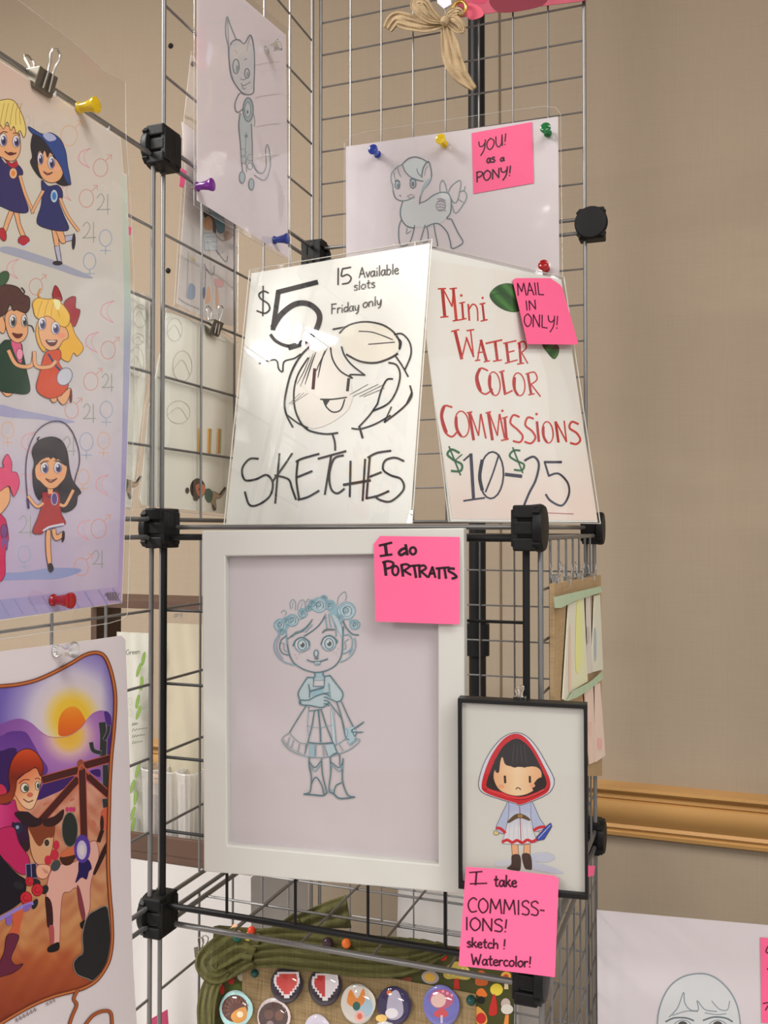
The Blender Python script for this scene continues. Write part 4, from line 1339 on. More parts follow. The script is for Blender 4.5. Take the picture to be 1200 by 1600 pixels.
L([(535, 846), (600, 846), (672, 836)], 2.4); L([(550, 848), (568, 888), (602, 913), (642, 900), (662, 846)], 2.4); k.fill([(550, 848), (585, 850), (562, 886)], BK, False)
for (a, b) in (((688, 822), (782, 768)), ((705, 830), (835, 768)), ((738, 832), (862, 770)), ((760, 832), (868, 788)), ((385, 872), (450, 812)), ((372, 870), (430, 815)), ((400, 862), (470, 815))):
    k.seg(a, b, 0.9, (104, 100, 98))
L([(598, 1028), (610, 1070), (612, 1112)], 3.0); L([(738, 990), (755, 1047)], 3.6)
L([(215, 660), (300, 640), (318, 688), (338, 700), (346, 650), (400, 632), (432, 610)], 2.2)
L([(212, 1156), (165, 1158), (128, 1208), (142, 1266), (200, 1262), (255, 1240), (287, 1282), (272, 1350), (212, 1395), (165, 1395), (142, 1328)], 3.3)
L([(322, 1128), (300, 1388)], 3.3); L([(388, 1128), (340, 1200), (288, 1272)], 3.3); L([(298, 1242), (368, 1262), (388, 1312), (408, 1368)], 3.3)
L([(528, 1130), (440, 1155), (408, 1172)], 3.3); L([(418, 1165), (410, 1262), (425, 1370)], 3.3); L([(492, 1220), (414, 1252)], 3.3); L([(418, 1369), (470, 1355), (528, 1322)], 3.3)
L([(523, 1156), (668, 1116)], 3.3); L([(592, 1135), (558, 1342)], 3.3)
L([(655, 1138), (606, 1156), (582, 1235), (590, 1310), (622, 1336), (660, 1312)], 3.3); L([(692, 1168), (688, 1354)], 3.3); L([(655, 1292), (795, 1268)], 4.2); L([(768, 1158), (755, 1374)], 3.3)
L([(902, 1114), (830, 1125), (782, 1150)], 3.3); L([(792, 1148), (775, 1362)], 3.3); L([(790, 1250), (852, 1226)], 3.3); L([(772, 1362), (830, 1350), (892, 1324)], 3.3)
L([(970, 1168), (922, 1150), (872, 1166), (862, 1212), (902, 1242), (955, 1262), (968, 1316), (905, 1376), (850, 1372), (816, 1350)], 3.3)
k.build('lettering_and_drawing', sk)
mb = MB(); mb.prism([plS.hit(x, y, 0.0010) for x, y in [(390, 422), (675, 374), (644, 818), (350, 820)]], plS.n * 0.0004); mb.build('laminate_cover', M_ACRYL, sk)
# bright welded edge of the laminate
mb = MB(); E_ = [plS.hit(x, y, 0.0010) for x, y in [(390, 422), (675, 374), (644, 818), (350, 820)]]
mb.path(E_, 0.0007, 6, True); M_EDGE = mat('laminate_edge', col(206, 204, 196), 0.2); mb.build('laminate_edge', M_EDGE, sk)

# ------------------------------------------------------------------ mini watercolor sign
plM = plane3(at(652, 383, 0.905), at(879, 437, 1.020), at(703, 813, 0.885))
ptsM = [(652, 384), (877, 437), (934, 816), (704, 814)]
mw = thing('counter_sign', 'cream laminated sign reading Mini WATER COLOR COMMISSIONS in red, right half of the tent', 'sign', plM.hit(820, 815), 'tented signs on the shelf')
paper(mw, 'sheet', plM, ptsM, M_SIGNPAPER, 0.0006)
k = Ink(plM, (650, 380, 3.333))
k.fill([(25, 80), (500, 150), (750, 200), (945, 1445), (190, 1435), (70, 650)], (222, 216, 206), False, lambda x, y: mix3((222, 221, 214), (222, 206, 196), max(0, min(1, (y - 690) / 90)) * 0.8 + 0.2 * math.sin(x * 0.05) ** 2), step=14)
RDc, R2 = (190, 54, 46), (168, 36, 34)
def R(pts, w=1.9, c=RDc): k.line(pts, w + 0.45, c, len(pts) > 2)
# Mini
R([(137, 238), (150, 385)], 4.6, R2); R([(115, 238), (155, 236)]); R([(128, 386), (168, 382)]); R([(143, 242), (188, 330)]); R([(188, 330), (196, 238)]); R([(194, 238), (210, 402)], 4.0); R([(176, 238), (212, 234)]); R([(192, 405), (230, 399)])
R([(240, 312), (246, 396)], 3.0, R2); R([(226, 313), (254, 307)]); R([(232, 399), (262, 392)]); k.ell(236, 272, 7, 7, RDc)
R([(272, 318), (278, 402)], 2.6); R([(274, 348), (296, 318), (318, 338), (322, 404)], 2.0); k.ell(347, 285, 6, 7, RDc); R([(346, 316), (355, 402)], 3.0, R2); R([(332, 318), (360, 312)]); R([(338, 406), (372, 398)])
# WATER
R([(203, 455), (238, 602)], 4.6, R2); R([(184, 460), (224, 450)]); R([(238, 602), (262, 500)]); R([(262, 490), (300, 592)], 2.4); R([(300, 592), (284, 452)]); R([(264, 456), (302, 450)])
R([(338, 505), (320, 610)]); R([(338, 505), (368, 615)], 4.0, R2); R([(322, 570), (358, 566)]); R([(308, 612), (334, 608)]); R([(354, 618), (384, 612)])
R([(364, 522), (448, 504)], 2.4); R([(412, 514), (424, 612)], 4.0, R2); R([(402, 615), (446, 608)])
R([(470, 520), (482, 620)], 4.0, R2); R([(456, 522), (522, 508)]); R([(474, 570), (512, 560)]); R([(464, 626), (528, 608)])
R([(538, 520), (546, 628)], 3.6, R2); R([(530, 522), (562, 512), (574, 545), (545, 572)]); R([(550, 570), (582, 626)]); R([(528, 630), (562, 624)])
# COLOR
R([(374, 664), (336, 652), (312, 698), (326, 760), (362, 786), (398, 760)], 2.4); R([(332, 655), (318, 700), (336, 768)], 4.2, R2)
k.ell(408, 732, 30, 62, None, RDc, 2.2, -0.12); R([(386, 690), (386, 750), (400, 785)], 3.6, R2)
R([(446, 668), (464, 786)], 3.6, R2); R([(434, 672), (460, 664)]); R([(460, 788), (502, 768)], 2.2); k.ell(536, 735, 31, 60, None, RDc, 2.2, -0.12); R([(514, 700), (514, 760), (530, 790)], 3.6, R2)
R([(582, 678), (600, 788)], 3.6, R2); R([(572, 682), (616, 672), (630, 710), (594, 738)]); R([(600, 736), (648, 798)]); R([(586, 790), (616, 784)])
# COMMISSIONS
R([(188, 854), (146, 848), (130, 900), (150, 980), (186, 1008), (212, 985)], 2.6); R([(146, 852), (134, 905), (158, 985)], 4.4, R2)
k.ell(240, 942, 36, 68, None, RDc, 2.2, -0.12); R([(210, 905), (214, 965), (235, 1005)], 3.4, R2)
for dx in (0, 98):
    R([(278 + dx, 882), (300 + dx, 1024)], 4.0, R2); R([(284 + dx, 885), (326 + dx, 1002)]); R([(326 + dx, 1002), (336 + dx, 892)]); R([(338 + dx, 890), (364 + dx, 1016)], 2.4); R([(266 + dx, 884), (292 + dx, 878)])
R([(462, 908), (472, 1024)], 3.6, R2); R([(444, 1028), (482, 1018)]); R([(450, 912), (476, 904)]); k.ell(450, 873, 7, 7, RDc)
R([(538, 905), (506, 896), (492, 936), (530, 972), (556, 1005), (542, 1036), (506, 1030)], 2.8); R([(612, 914), (582, 908), (570, 948), (604, 978), (622, 1012), (600, 1042), (566, 1034)], 2.8)
R([(630, 930), (640, 1032)], 3.6, R2); k.ell(628, 890, 7, 7, RDc); k.ell(686, 985, 28, 56, None, RDc, 2.2, -0.1); R([(664, 955), (666, 1005), (682, 1036)], 3.0, R2)
R([(727, 930), (742, 1036)], 3.4, R2); R([(730, 932), (784, 1034)], 2.0); R([(784, 1034), (772, 926)]); R([(846, 942), (812, 930), (800, 962), (838, 990), (856, 1024), (836, 1046), (804, 1040)], 2.8)
GRc, NV = (42, 98, 60), (46, 46, 66)
R([(226, 1092), (186, 1074), (164, 1100), (198, 1130), (238, 1152), (232, 1186), (184, 1186)], 3.2, GRc); R([(172, 1058), (232, 1208)], 2.2, GRc); R([(240, 1100), (205, 1130)], 1.6, GRc)
R([(248, 1132), (286, 1098)], 2.4, NV); R([(286, 1098), (300, 1332)], 4.6, NV); R([(248, 1342), (300, 1334), (358, 1326)], 2.4, NV)
k.ell(394, 1208, 62, 122, None, NV, 2.8, 0.05); R([(345, 1130), (332, 1215), (345, 1285)], 5.0, NV); R([(432, 1100), (400, 1200), (362, 1296)], 2.2, NV)
R([(466, 1204), (550, 1214)], 5.0, NV)
R([(542, 1080), (508, 1080), (488, 1108), (520, 1132), (562, 1152), (552, 1182), (512, 1180)], 2.8, GRc); R([(504, 1064), (556, 1196)], 2.0, GRc)
R([(566, 1132), (612, 1112), (640, 1150), (624, 1232), (590, 1300), (560, 1372)], 3.2, NV); R([(560, 1372), (650, 1362)], 3.0, NV)
R([(758, 1140), (668, 1140)], 3.4, NV); R([(670, 1140), (692, 1212)], 2.6, NV); R([(690, 1212), (742, 1200), (790, 1248), (796, 1310), (760, 1366), (702, 1342), (676, 1308)], 2.8, NV)
R([(676, 1404), (820, 1410)], 1.0, (176, 120, 120))
k.fill([(385, 270), (420, 226), (480, 210), (518, 232), (545, 330), (525, 356), (470, 350), (415, 318)], (60, 112, 56), True, lambda x, y: mix3((70, 132, 62), (34, 76, 40), abs(math.sin((x - y) * 0.11))), edge=(34, 60, 34), step=5)
k.line([(395, 272), (460, 262), (540, 320)], 1.2, (30, 60, 34))
k.fill([(660, 525), (735, 530), (742, 570), (720, 602), (688, 572)], (60, 116, 56), True, lambda x, y: mix3((72, 134, 64), (36, 80, 40), abs(math.sin((x + y) * 0.13))), edge=(34, 60, 34), step=5)
k.build('painted_lettering', mw)
mb = MB(); E2 = [plM.hit(x, y, 0.0010) for x, y in [(648, 378), (881, 433), (938, 818), (701, 815)]]
mb.prism(E2, plM.n * 0.0004); mb.build('laminate_cover', M_ACRYL, mw)
mb = MB(); mb.path(E2, 0.0007, 6, True); mb.build('laminate_edge', M_EDGE, mw)
plMn = tilt(plM, (803, 436, 0.0022), (878, 440, 0.0022), (826, 538, 0.010))
def f(k):
    text(k, 'MAIL', (530, 272), (668, 268), 64, 1.7, INKC, -0.12); text(k, 'IN', (572, 350), (632, 344), 50, 1.7, INKC, -0.1); text(k, 'ONLY!', (562, 432), (745, 446), 66, 1.7, INKC, 0.0)
note('pink sticky note on the watercolor sign reading MAIL IN ONLY', plMn, [(801, 438), (806, 434.5), (860, 434.5), (874, 444), (878, 448), (903.5, 536), (900, 538.5), (824, 537.5)], (650, 380, 3.333), f)

# ================================================================== FRAMED PICTURES
plF = plane_yaw(plane_b(-0.030).hit(725, 1100), 12.4)      # front face of the white moulding
FO = [(315, 829), (725, 825), (727, 1397), (318, 1362)]
FI = [(352, 869), (684, 865), (685, 1351), (355, 1321)]
fr = thing('picture_frame', 'large white wooden frame with a blue pencil portrait of a girl', 'picture frame', quad_mid(plF, FO))
O_ = [plF.hit(*p) for p in FO]
I_ = [plF.hit(*p) for p in FI]
mb = MB(); mb.ring(O_, I_, -plF.n * 0.018); mb.build('frame_moulding', M_WHITEFRAME, fr, bevel=0.0012)
ptsI = [(346, 863), (690, 859), (691, 1357), (349, 1327)]
plPic = plF.shift(-0.0085)
paper(fr, 'picture_sheet', plPic, ptsI, mat('lilac_white_paper', col(177, 170, 173), 0.75, spec=0.2, noise=0.015, nscale=12))
mb = MB(); mb.prism([plF.hit(x, y, -0.0065) for x, y in ptsI], plF.n * 0.001); mb.build('glass_pane', M_GLASS, fr)
mb = MB(); mb.prism([plF.hit(x, y, -0.0175) for x, y in [(330, 845), (710, 842), (712, 1380), (333, 1346)]], plF.n * 0.004); mb.build('backing_board', mat('brown_backing', col(120, 96, 70), 0.9), fr)
k = Ink(plPic, (410, 910, 6.667), 0.0003)
k.gain = 0.72
pb, pk, pt = (124, 164, 178), (88, 122, 132), (178, 196, 203)
k.fill([(470, 985), (540, 980), (640, 978), (705, 970), (700, 1240), (640, 1300), (400, 1270), (380, 1180), (420, 1060)], (182, 200, 206))
k.fill([(700, 975), (770, 1060), (835, 1150), (820, 1225), (770, 1240), (710, 1200)], (186, 203, 208)); k.fill([(545, 935), (635, 930), (640, 1000), (540, 1000)], (160, 190, 200), False)
k.fill([(540, 1010), (636, 1010), (640, 1080), (532, 1080)], (206, 204, 208), False)
k.fill([(496, 1130), (636, 1095), (640, 1160), (520, 1200)], (150, 186, 198), False)
def rose(x, y, r):
    k.ell(x, y, r, r * 0.98, (182, 200, 207), pb, 1.5); k.arc(x, y, r * 0.7, r * 0.7, 0.3, 4.5, 1.2, pb); k.arc(x + r * 0.1, y, r * 0.5, r * 0.52, 2.0, 7.0, 1.2, pk)
    k.ell(x - r * 0.05, y - r * 0.05, r * 0.3, r * 0.3, (150, 176, 186), pk, 1.1); k.arc(x, y, r * 0.85, r * 0.8, 3.4, 6.0, 1.0, pb)
for pts in ([(295, 280), (288, 220), (312, 178), (345, 210), (340, 290)], [(362, 290), (380, 210), (420, 182), (445, 220), (432, 310), (380, 330)], [(780, 235), (795, 150), (858, 98), (875, 150), (862, 190)], [(195, 320), (215, 292), (250, 310), (235, 345)], [(455, 210), (475, 175), (500, 195), (480, 230)]):
    k.line(pts, 1.3, (142, 160, 166))
k.line([(310, 270), (318, 205)], 0.9, pb, False); k.line([(385, 300), (420, 205)], 0.9, pb, False); k.line([(380, 385), (430, 370), (462, 320)], 1.2, pb)
k.fill([(680, 190), (740, 190), (780, 260), (770, 350), (720, 350), (690, 300)], (146, 182, 194)); k.fill([(240, 380), (280, 440), (250, 500), (220, 470)], (146, 182, 194)); k.fill([(900, 400), (950, 390), (990, 450), (950, 470)], (140, 176, 190))
for (x, y, r) in ((640, 170, 36), (590, 235, 78), (488, 265, 32), (875, 295, 92), (310, 395, 62), (185, 445, 64), (195, 510, 34), (962, 440, 50), (700, 240, 44), (420, 320, 46), (250, 400, 40), (800, 380, 44), (520, 215, 34)):
    rose(x, y, r)
k.line([(255, 590), (262, 660), (285, 760), (335, 845), (430, 905), (540, 936), (642, 925), (740, 880), (802, 810), (830, 720), (836, 600), (842, 460)], 1.9, pk)
k.line([(245, 500), (250, 560), (262, 640)], 1.8, pb)
k.line([(172, 545), (130, 615), (122, 690), (160, 770), (232, 832), (342, 862)], 1.7, pb); k.line([(185, 560), (150, 640), (160, 720), (215, 800)], 1.3, (140, 152, 186)); k.line([(960, 580), (972, 650), (945, 735), (880, 800), (812, 832)], 1.6, pb); k.line([(935, 690), (905, 745)], 2.2, pb, False)
k.line([(250, 555), (195, 600), (180, 680), (212, 740), (272, 756)], 1.6, pk); k.line([(190, 630), (225, 640), (225, 700), (260, 720)], 1.3, pb); k.line([(845, 552), (900, 545), (936, 600), (928, 680), (880, 728), (832, 742)], 1.6, pb); k.line([(900, 590), (860, 620), (870, 680), (835, 700)], 1.2, pb)
k.line([(258, 592), (320, 545), (430, 490), (482, 440), (522, 382)], 2.6, pk, taper=0.6); k.line([(432, 560), (520, 505), (600, 432), (652, 345)], 1.8, pk); k.line([(445, 520), (500, 460), (520, 440)], 1.4, pb)
k.line([(655, 325), (662, 400), (672, 478)], 1.6, pb); k.line([(690, 330), (700, 400), (715, 470)], 1.4, pb); k.line([(722, 345), (752, 430), (770, 560)], 1.8, pb); k.line([(772, 345), (820, 450), (832, 575)], 1.8, pb); k.fill([(724, 340), (770, 360), (820, 460), (825, 560), (790, 500), (760, 430)], (184, 200, 206)); k.line([(840, 400), (872, 470), (935, 535), (1002, 548)], 2.0, pk)
k.line([(305, 568), (350, 522), (432, 505)], 2.8, (110, 136, 144), taper=0.4); k.line([(622, 525), (665, 492), (752, 492)], 3.0, (112, 122, 126), taper=0.4)
for (x, y) in ((410, 648), (690, 635)):
    k.ell(x, y, 72, 74, (208, 206, 211), pb, 1.4); k.ell(x + 4, y + 4, 46, 56, (178, 196, 203), pk, 1.5); k.ell(x + 8, y + 4, 22, 26, (88, 94, 96)); k.ell(x - 8, y - 16, 12, 12, (214, 212, 214)); k.arc(x, y + 10, 60, 66, 0.4, 2.7, 1.0, pb)
k.line([(320, 660), (348, 605), (410, 575), (475, 610), (488, 660)], 2.6, pk); k.line([(612, 645), (640, 580), (705, 556), (768, 600), (775, 630)], 2.6, pk); k.line([(478, 640), (490, 700)], 1.0, pb, False)
k.ell(560, 740, 20, 36, (190, 200, 206), pk, 1.8); k.line([(545, 788), (562, 796), (582, 786)], 2.0, pk)
k.line([(465, 806), (520, 826), (600, 822), (680, 796)], 2.0, pk); k.line([(545, 850), (572, 860), (606, 848)], 1.6, pb); k.fill([(545, 830), (600, 828), (600, 845), (550, 848)], (176, 196, 203), False)
for (x, y) in ((340, 755), (385, 748), (360, 786), (735, 725), (768, 742), (790, 692)):
    k.ell(x, y, 5, 5, (150, 146, 154))
k.line([(540, 936), (545, 985), (470, 988)], 1.7, pk); k.line([(630, 928), (640, 975), (705, 968)], 1.7, pk)
k.line([(470, 985), (420, 1062), (372, 1150), (388, 1222), (402, 1262)], 1.7, pk); k.line([(704, 972), (772, 1060), (836, 1150), (822, 1222), (770, 1242), (712, 1215)], 1.7, pk); k.line([(690, 1050), (700, 1140), (705, 1210)], 1.5, pb); k.line([(480, 1060), (492, 1130), (490, 1200)], 1.5, pk)
k.line([(535, 990), (530, 1082), (642, 1082), (648, 985)], 1.6, pk, False); k.line([(540, 1015), (590, 1020), (640, 1012)], 1.0, pb); k.line([(500, 1130), (560, 1115), (640, 1092)], 2.2, pk)
k.line([(385, 1235), (398, 1272), (500, 1282), (620, 1302), (690, 1255)], 1.8, pk); k.line([(395, 1225), (480, 1225), (545, 1190), (620, 1162), (690, 1150)], 1.6, pk)
for i in range(4):
    k.line([(640, 1160 + i * 34), (672, 1165 + i * 34), (694, 1185 + i * 34)], 1.5, pk)
k.zoom(410, 1080, 6.667)
k.fill([(490, 550), (545, 560), (545, 690), (490, 680)], (150, 180, 194), False); k.fill([(650, 560), (740, 550), (775, 640), (690, 680)], (176, 196, 203), False); k.fill([(740, 190), (770, 560), (730, 530), (712, 190)], (190, 203, 208), False); k.fill([(860, 400), (940, 370), (975, 440), (930, 560), (880, 500)], (170, 194, 203))
k.line([(480, 165), (488, 205), (620, 190)], 1.5, pk, False)
k.line([(452, 155), (360, 300), (282, 430)], 1.7, pk); k.line([(692, 110), (760, 200), (830, 300), (865, 470)], 1.5, pk); k.line([(542, 205), (512, 380), (470, 540), (440, 650)], 1.8, pk); k.line([(582, 200), (600, 380), (606, 530)], 2.2, pk); k.line([(614, 200), (668, 370), (742, 550), (775, 635)], 1.8, pk); k.line([(480, 200), (470, 380), (490, 480)], 0.9, pb); k.line([(460, 360), (600, 380), (740, 350)], 0.8, pb)
k.line([(722, 180), (745, 320), (768, 560)], 1.2, pb)
k.line([(282, 432), (222, 470), (200, 512)], 1.3, (142, 160, 166)); k.line([(285, 440), (340, 500), (400, 540), (480, 542)], 1.3, (142, 160, 166)); k.line([(485, 535), (600, 545), (740, 535)], 2.2, pk); k.line([(745, 560), (800, 540), (870, 490)], 1.3, pb)
k.line([(200, 515), (280, 610), (420, 668), (560, 692), (700, 680), (862, 630), (960, 570), (1015, 512), (970, 488)], 1.5, (132, 154, 162)); k.line([(215, 500), (290, 590), (400, 645)], 1.0, (150, 165, 172))
for (a, b) in (((388, 545), (370, 630)), ((452, 555), (440, 660)), ((560, 560), (552, 682)), ((628, 555), (640, 680)), ((650, 560), (672, 672)), ((800, 555), (840, 622)), ((280, 480), (262, 560)), ((325, 510), (300, 590))):
    k.line([a, b], 1.3, (132, 154, 162), False)
k.line([(772, 112), (820, 260), (866, 470), (905, 505)], 1.7, pk); k.line([(822, 108), (895, 270), (945, 368)], 1.7, pk); k.line([(870, 390), (890, 420), (880, 500)], 1.3, pb)
k.line([(925, 410), (1000, 360), (1058, 318)], 2.4, pk, taper=0.4); k.line([(920, 424), (990, 428), (1052, 424)], 2.0, pk, taper=0.4); k.line([(930, 400), (960, 470), (975, 440)], 1.5, pk); k.line([(910, 560), (980, 500)], 2.4, pb, False)
for dx, mir in ((0, 0), (0, 1)):
    pass
k.line([(485, 690), (488, 780), (508, 880), (508, 965), (492, 1050), (430, 1072)], 1.9, pk); k.line([(614, 702), (625, 860), (652, 980), (672, 1050)], 1.8, pk); k.line([(488, 735), (545, 795), (608, 728)], 1.7, pk); k.line([(500, 775), (545, 835), (608, 765)], 1.5, pb)
k.line([(510, 965), (555, 895), (615, 975), (640, 1075)], 1.7, pk); k.line([(430, 1072), (520, 1078), (600, 1086), (640, 1084), (672, 1055)], 2.4, pk); k.line([(640, 1030), (672, 1030)], 1.4, pb, False)
k.line([(705, 690), (712, 840), (695, 980), (698, 1050)], 1.8, pk); k.line([(840, 700), (832, 850), (838, 955), (888, 1080), (962, 1102)], 1.9, pk); k.line([(705, 730), (795, 795), (842, 730)], 1.7, pk); k.line([(712, 765), (802, 835), (838, 775)], 1.5, pb)
k.line([(742, 1075), (765, 985), (825, 952)], 1.7, pk); k.line([(698, 1050), (740, 1068), (790, 1112), (860, 1116), (962, 1102)], 2.4, pk); k.line([(702, 1025), (745, 1040)], 1.4, pb, False); k.line([(705, 685), (750, 650), (800, 655), (805, 770)], 1.7, pk)
k.build('pencil_drawing', fr)
plFn = tilt(plF, (600, 838, 0.0010), (718, 840, 0.0010), (650, 975, 0.0060))
def f(k):
    B = (36, 22, 32)
    q = lambda p, w=3.6, sm=None: k.line(p, w, B, len(p) > 2 if sm is None else sm)
    q([(140, 180), (298, 142)]); q([(215, 165), (232, 292)], 5); q([(152, 310), (300, 290)])
    q([(470, 215), (425, 225), (388, 265), (410, 298), (468, 270)], 4.4); q([(470, 168), (492, 296)], 4.4); k.ell(562, 245, 38, 44, None, B, 3.8)
    q([(205, 388), (225, 550)], 4.6); q([(182, 390), (258, 374), (318, 402), (290, 450), (225, 470)]); k.ell(342, 492, 38, 58, None, B, 3.6)
    q([(418, 420), (438, 562)], 4.2); q([(412, 424), (478, 412), (518, 442), (450, 492)]); q([(450, 492), (536, 546)], 3.6)
    q([(520, 436), (650, 424)]); q([(576, 432), (600, 578)], 4); q([(640, 440), (650, 576)], 4); q([(640, 440), (698, 428), (724, 464), (662, 502)]); q([(662, 502), (748, 574)])
    q([(806, 446), (756, 576)]); q([(806, 446), (842, 578)]); q([(770, 532), (836, 522)]); q([(888, 466), (890, 592)], 4); q([(850, 466), (1015, 452)]); q([(955, 462), (975, 588)], 4)
    q([(1080, 470), (1022, 466), (1010, 498), (1068, 530), (1106, 572), (1050, 592)], 4)
note('pink sticky note on the white frame reading I do PORTRAITS', plFn, [(593.7, 837.5), (718, 839), (717.5, 975.5), (679, 974.5), (586.5, 971), (584, 850)], (575, 830, 8.0), f)
M_CLEARPL = clear_film('clear_clip_plastic', 0.2, 0.1, wave=0.0, haze=0.25)

# small black frame
plK = plane_yaw(plF.hit(720, 1240, 0.017), 12.4)
KO = [(715, 1091), (918, 1101.5), (919, 1407), (716, 1389)]
KI = [(721, 1098), (912, 1108), (914, 1397), (722, 1379)]
kf = thing('picture_frame', 'small black frame with a painting of a child in a red-edged hood', 'picture frame', quad_mid(plK, KO))
mb = MB(); mb.ring([plK.hit(*p) for p in KO], [plK.hit(*p) for p in KI], -plK.n * 0.014); mb.build('frame_moulding', M_BLACKFRAME, kf, bevel=0.0006)
ptsK = [(718, 1095), (915, 1105), (917, 1402), (719, 1384)]
plKp = plK.shift(-0.004)
paper(kf, 'picture_sheet', plKp, ptsK, mat('soft_white_print', col(175, 174, 168), 0.75, spec=0.2, noise=0.015, nscale=15))
mb = MB(); mb.prism([plK.hit(x, y, -0.0025) for x, y in ptsK], plK.n * 0.0008); mb.build('glass_pane', M_GLASS, kf)
k = Ink(plKp, (680, 1060, 3.2), 0.0003)
k.gain = 0.70
k.fill([(485, 880), (560, 872), (600, 895), (560, 920), (500, 915), (600, 950), (640, 975), (560, 970), (470, 945)], (186, 190, 206)); k.fill([(300, 915), (380, 905), (370, 935), (310, 940)], (200, 202, 210))
k.fill([(382, 830), (412, 830), (418, 890), (386, 890)], SKIN, False, edge=OUT, ew=0.7); k.fill([(445, 830), (475, 830), (474, 885), (442, 885)], SKIN, False, edge=OUT, ew=0.7)
k.fill([(384, 885), (424, 885), (426, 955), (400, 960), (358, 950), (380, 930)], (66, 50, 44)); k.fill([(434, 880), (476, 882), (484, 950), (468, 956), (446, 945)], (66, 50, 44))
k.ell(305, 772, 14, 12, (206, 190, 130), OUT, 0.6); k.ell(535, 762, 16, 18, SKIN, OUT, 0.6)
k.fill([(368, 610), (352, 640), (328, 690), (304, 755), (345, 776), (362, 730), (370, 700)], (172, 182, 208), edge=(90, 92, 120), ew=0.8); k.fill([(478, 612), (500, 650), (522, 700), (548, 745), (500, 765), (482, 720), (470, 690)], (172, 182, 208), edge=(90, 92, 120), ew=0.8)
k.fill([(368, 608), (478, 608), (478, 690), (490, 760), (508, 818), (430, 832), (334, 826), (352, 760), (368, 690)], (206, 208, 216), False, lambda x, y: mix3((172, 180, 208), (212, 212, 216), max(0, min(1, (y - 1265) / 30))), edge=(96, 96, 120), ew=0.8, step=5)
for i in range(6):
    k.line([(375 + i * 20, 720), (368 + i * 24, 800)], 0.7, (178, 182, 196), False)
k.line([(336, 818), (360, 808), (385, 820), (410, 810), (435, 822), (460, 808), (485, 816), (506, 806)], 4.6, (196, 44, 54)); k.line([(308, 748), (328, 752), (350, 772)], 4.6, (196, 44, 54)); k.line([(492, 760), (520, 745), (548, 742)], 4.6, (196, 44, 54))
k.line([(422, 640), (430, 828)], 1.2, (150, 50, 60), False); k.fill([(362, 715), (400, 680), (440, 680), (474, 702), (470, 712), (420, 698), (372, 722)], (92, 72, 48)); k.ell(425, 688, 16, 11, (150, 120, 70), (60, 48, 36), 0.8)
k.fill([(505, 795), (555, 740), (578, 722), (584, 740), (545, 805), (512, 812)], (52, 76, 164), False, edge=(40, 44, 70), ew=0.8); k.line([(515, 800), (575, 735)], 1.0, (186, 196, 220), False)
# hood: pale outside, red inner border, dark hair, face
k.fill([(400, 272), (455, 288), (508, 345), (558, 430), (594, 505), (582, 556), (540, 590), (432, 633), (400, 626), (320, 602), (240, 572), (217, 530), (238, 440), (280, 360), (338, 296)], (204, 208, 218), edge=(70, 66, 84), ew=1.0)
k.fill([(400, 276), (448, 294), (496, 352), (540, 432), (574, 508), (570, 556), (536, 586), (432, 630), (400, 622), (320, 598), (246, 568), (232, 530), (254, 446), (292, 366), (345, 300)], (196, 38, 46))
k.fill([(398, 302), (440, 315), (484, 362), (526, 440), (556, 512), (548, 548), (510, 568), (425, 592), (330, 568), (262, 546), (260, 508), (294, 420), (340, 340)], (44, 38, 40))
k.fill([(292, 500), (300, 450), (332, 385), (352, 430), (400, 440), (452, 442), (500, 440), (530, 465), (528, 512), (495, 558), (440, 584), (380, 584), (320, 556)], (228, 190, 146), True, lambda x, y: mix3((232, 204, 164), (226, 172, 128), min(1, abs(x - 808) / 34)), edge=(90, 60, 46), ew=0.8, step=5)
k.fill([(330, 388), (340, 345), (400, 305), (460, 350), (500, 440), (462, 424), (452, 446), (420, 440), (395, 446), (362, 428), (346, 400)], (44, 38, 40)); k.fill([(296, 410), (334, 380), (325, 420), (318, 470), (300, 462)], (44, 38, 40)); k.fill([(485, 545), (515, 500), (552, 500), (548, 550), (505, 568)], (44, 38, 40))
for i in range(4):
    k.line([(395 + i * 16, 330), (385 + i * 24, 420)], 0.8, (80, 70, 70), False)
k.line([(348, 488), (350, 522)], 3.6, (60, 44, 40), False); k.line([(473, 490), (474, 520)], 3.6, (60, 44, 40), False); k.line([(403, 554), (414, 546), (428, 556)], 1.6, (90, 56, 50)); k.ell(330, 540, 16, 10, (226, 160, 124)); k.ell(486, 536, 14, 10, (226, 160, 124))
k.line([(236, 550), (330, 580), (425, 606), (505, 584), (572, 548)], 1.0, (120, 20, 30)); k.line([(262, 556), (425, 600), (545, 556)], 2.6, (216, 62, 66))
k.build('painting', kf)
binder_clip('tiny clip on the top edge of the small black frame', plK.hit(812, 1094, -0.007), Z, -W, 0.0095, M_CLIPSTEEL)
plKn = tilt(plK, (735, 1356, 0.0008), (868, 1370, 0.0008), (790, 1520, 0.012))
def f(k):
    q = lambda p, w=2.3: k.line(p, w, INKC, len(p) > 2)
    q([(138, 100), (288, 88)]); q([(222, 95), (210, 246)], 3); q([(145, 232), (345, 226)])
    text(k, 'take', (425, 262), (700, 270), 135, 2.9, INKC); text(k, 'COMMISS-', (118, 562), (1030, 612), 170, 2.5, INKC); text(k, 'IONS!', (85, 772), (595, 802), 150, 2.6, INKC)
    text(k, 'sketch !', (105, 972), (570, 1000), 115, 2.7, INKC); text(k, 'Watercolor!', (160, 1178), (870, 1212), 125, 2.7, INKC)
note('pink sticky note below the small black frame reading I take COMMISSIONS', plKn, [(728, 1354.5), (782, 1358), (866, 1368.5), (873, 1373), (870, 1450), (867, 1527), (780, 1516), (716.5, 1509)], (715, 1350, 7.5), f)

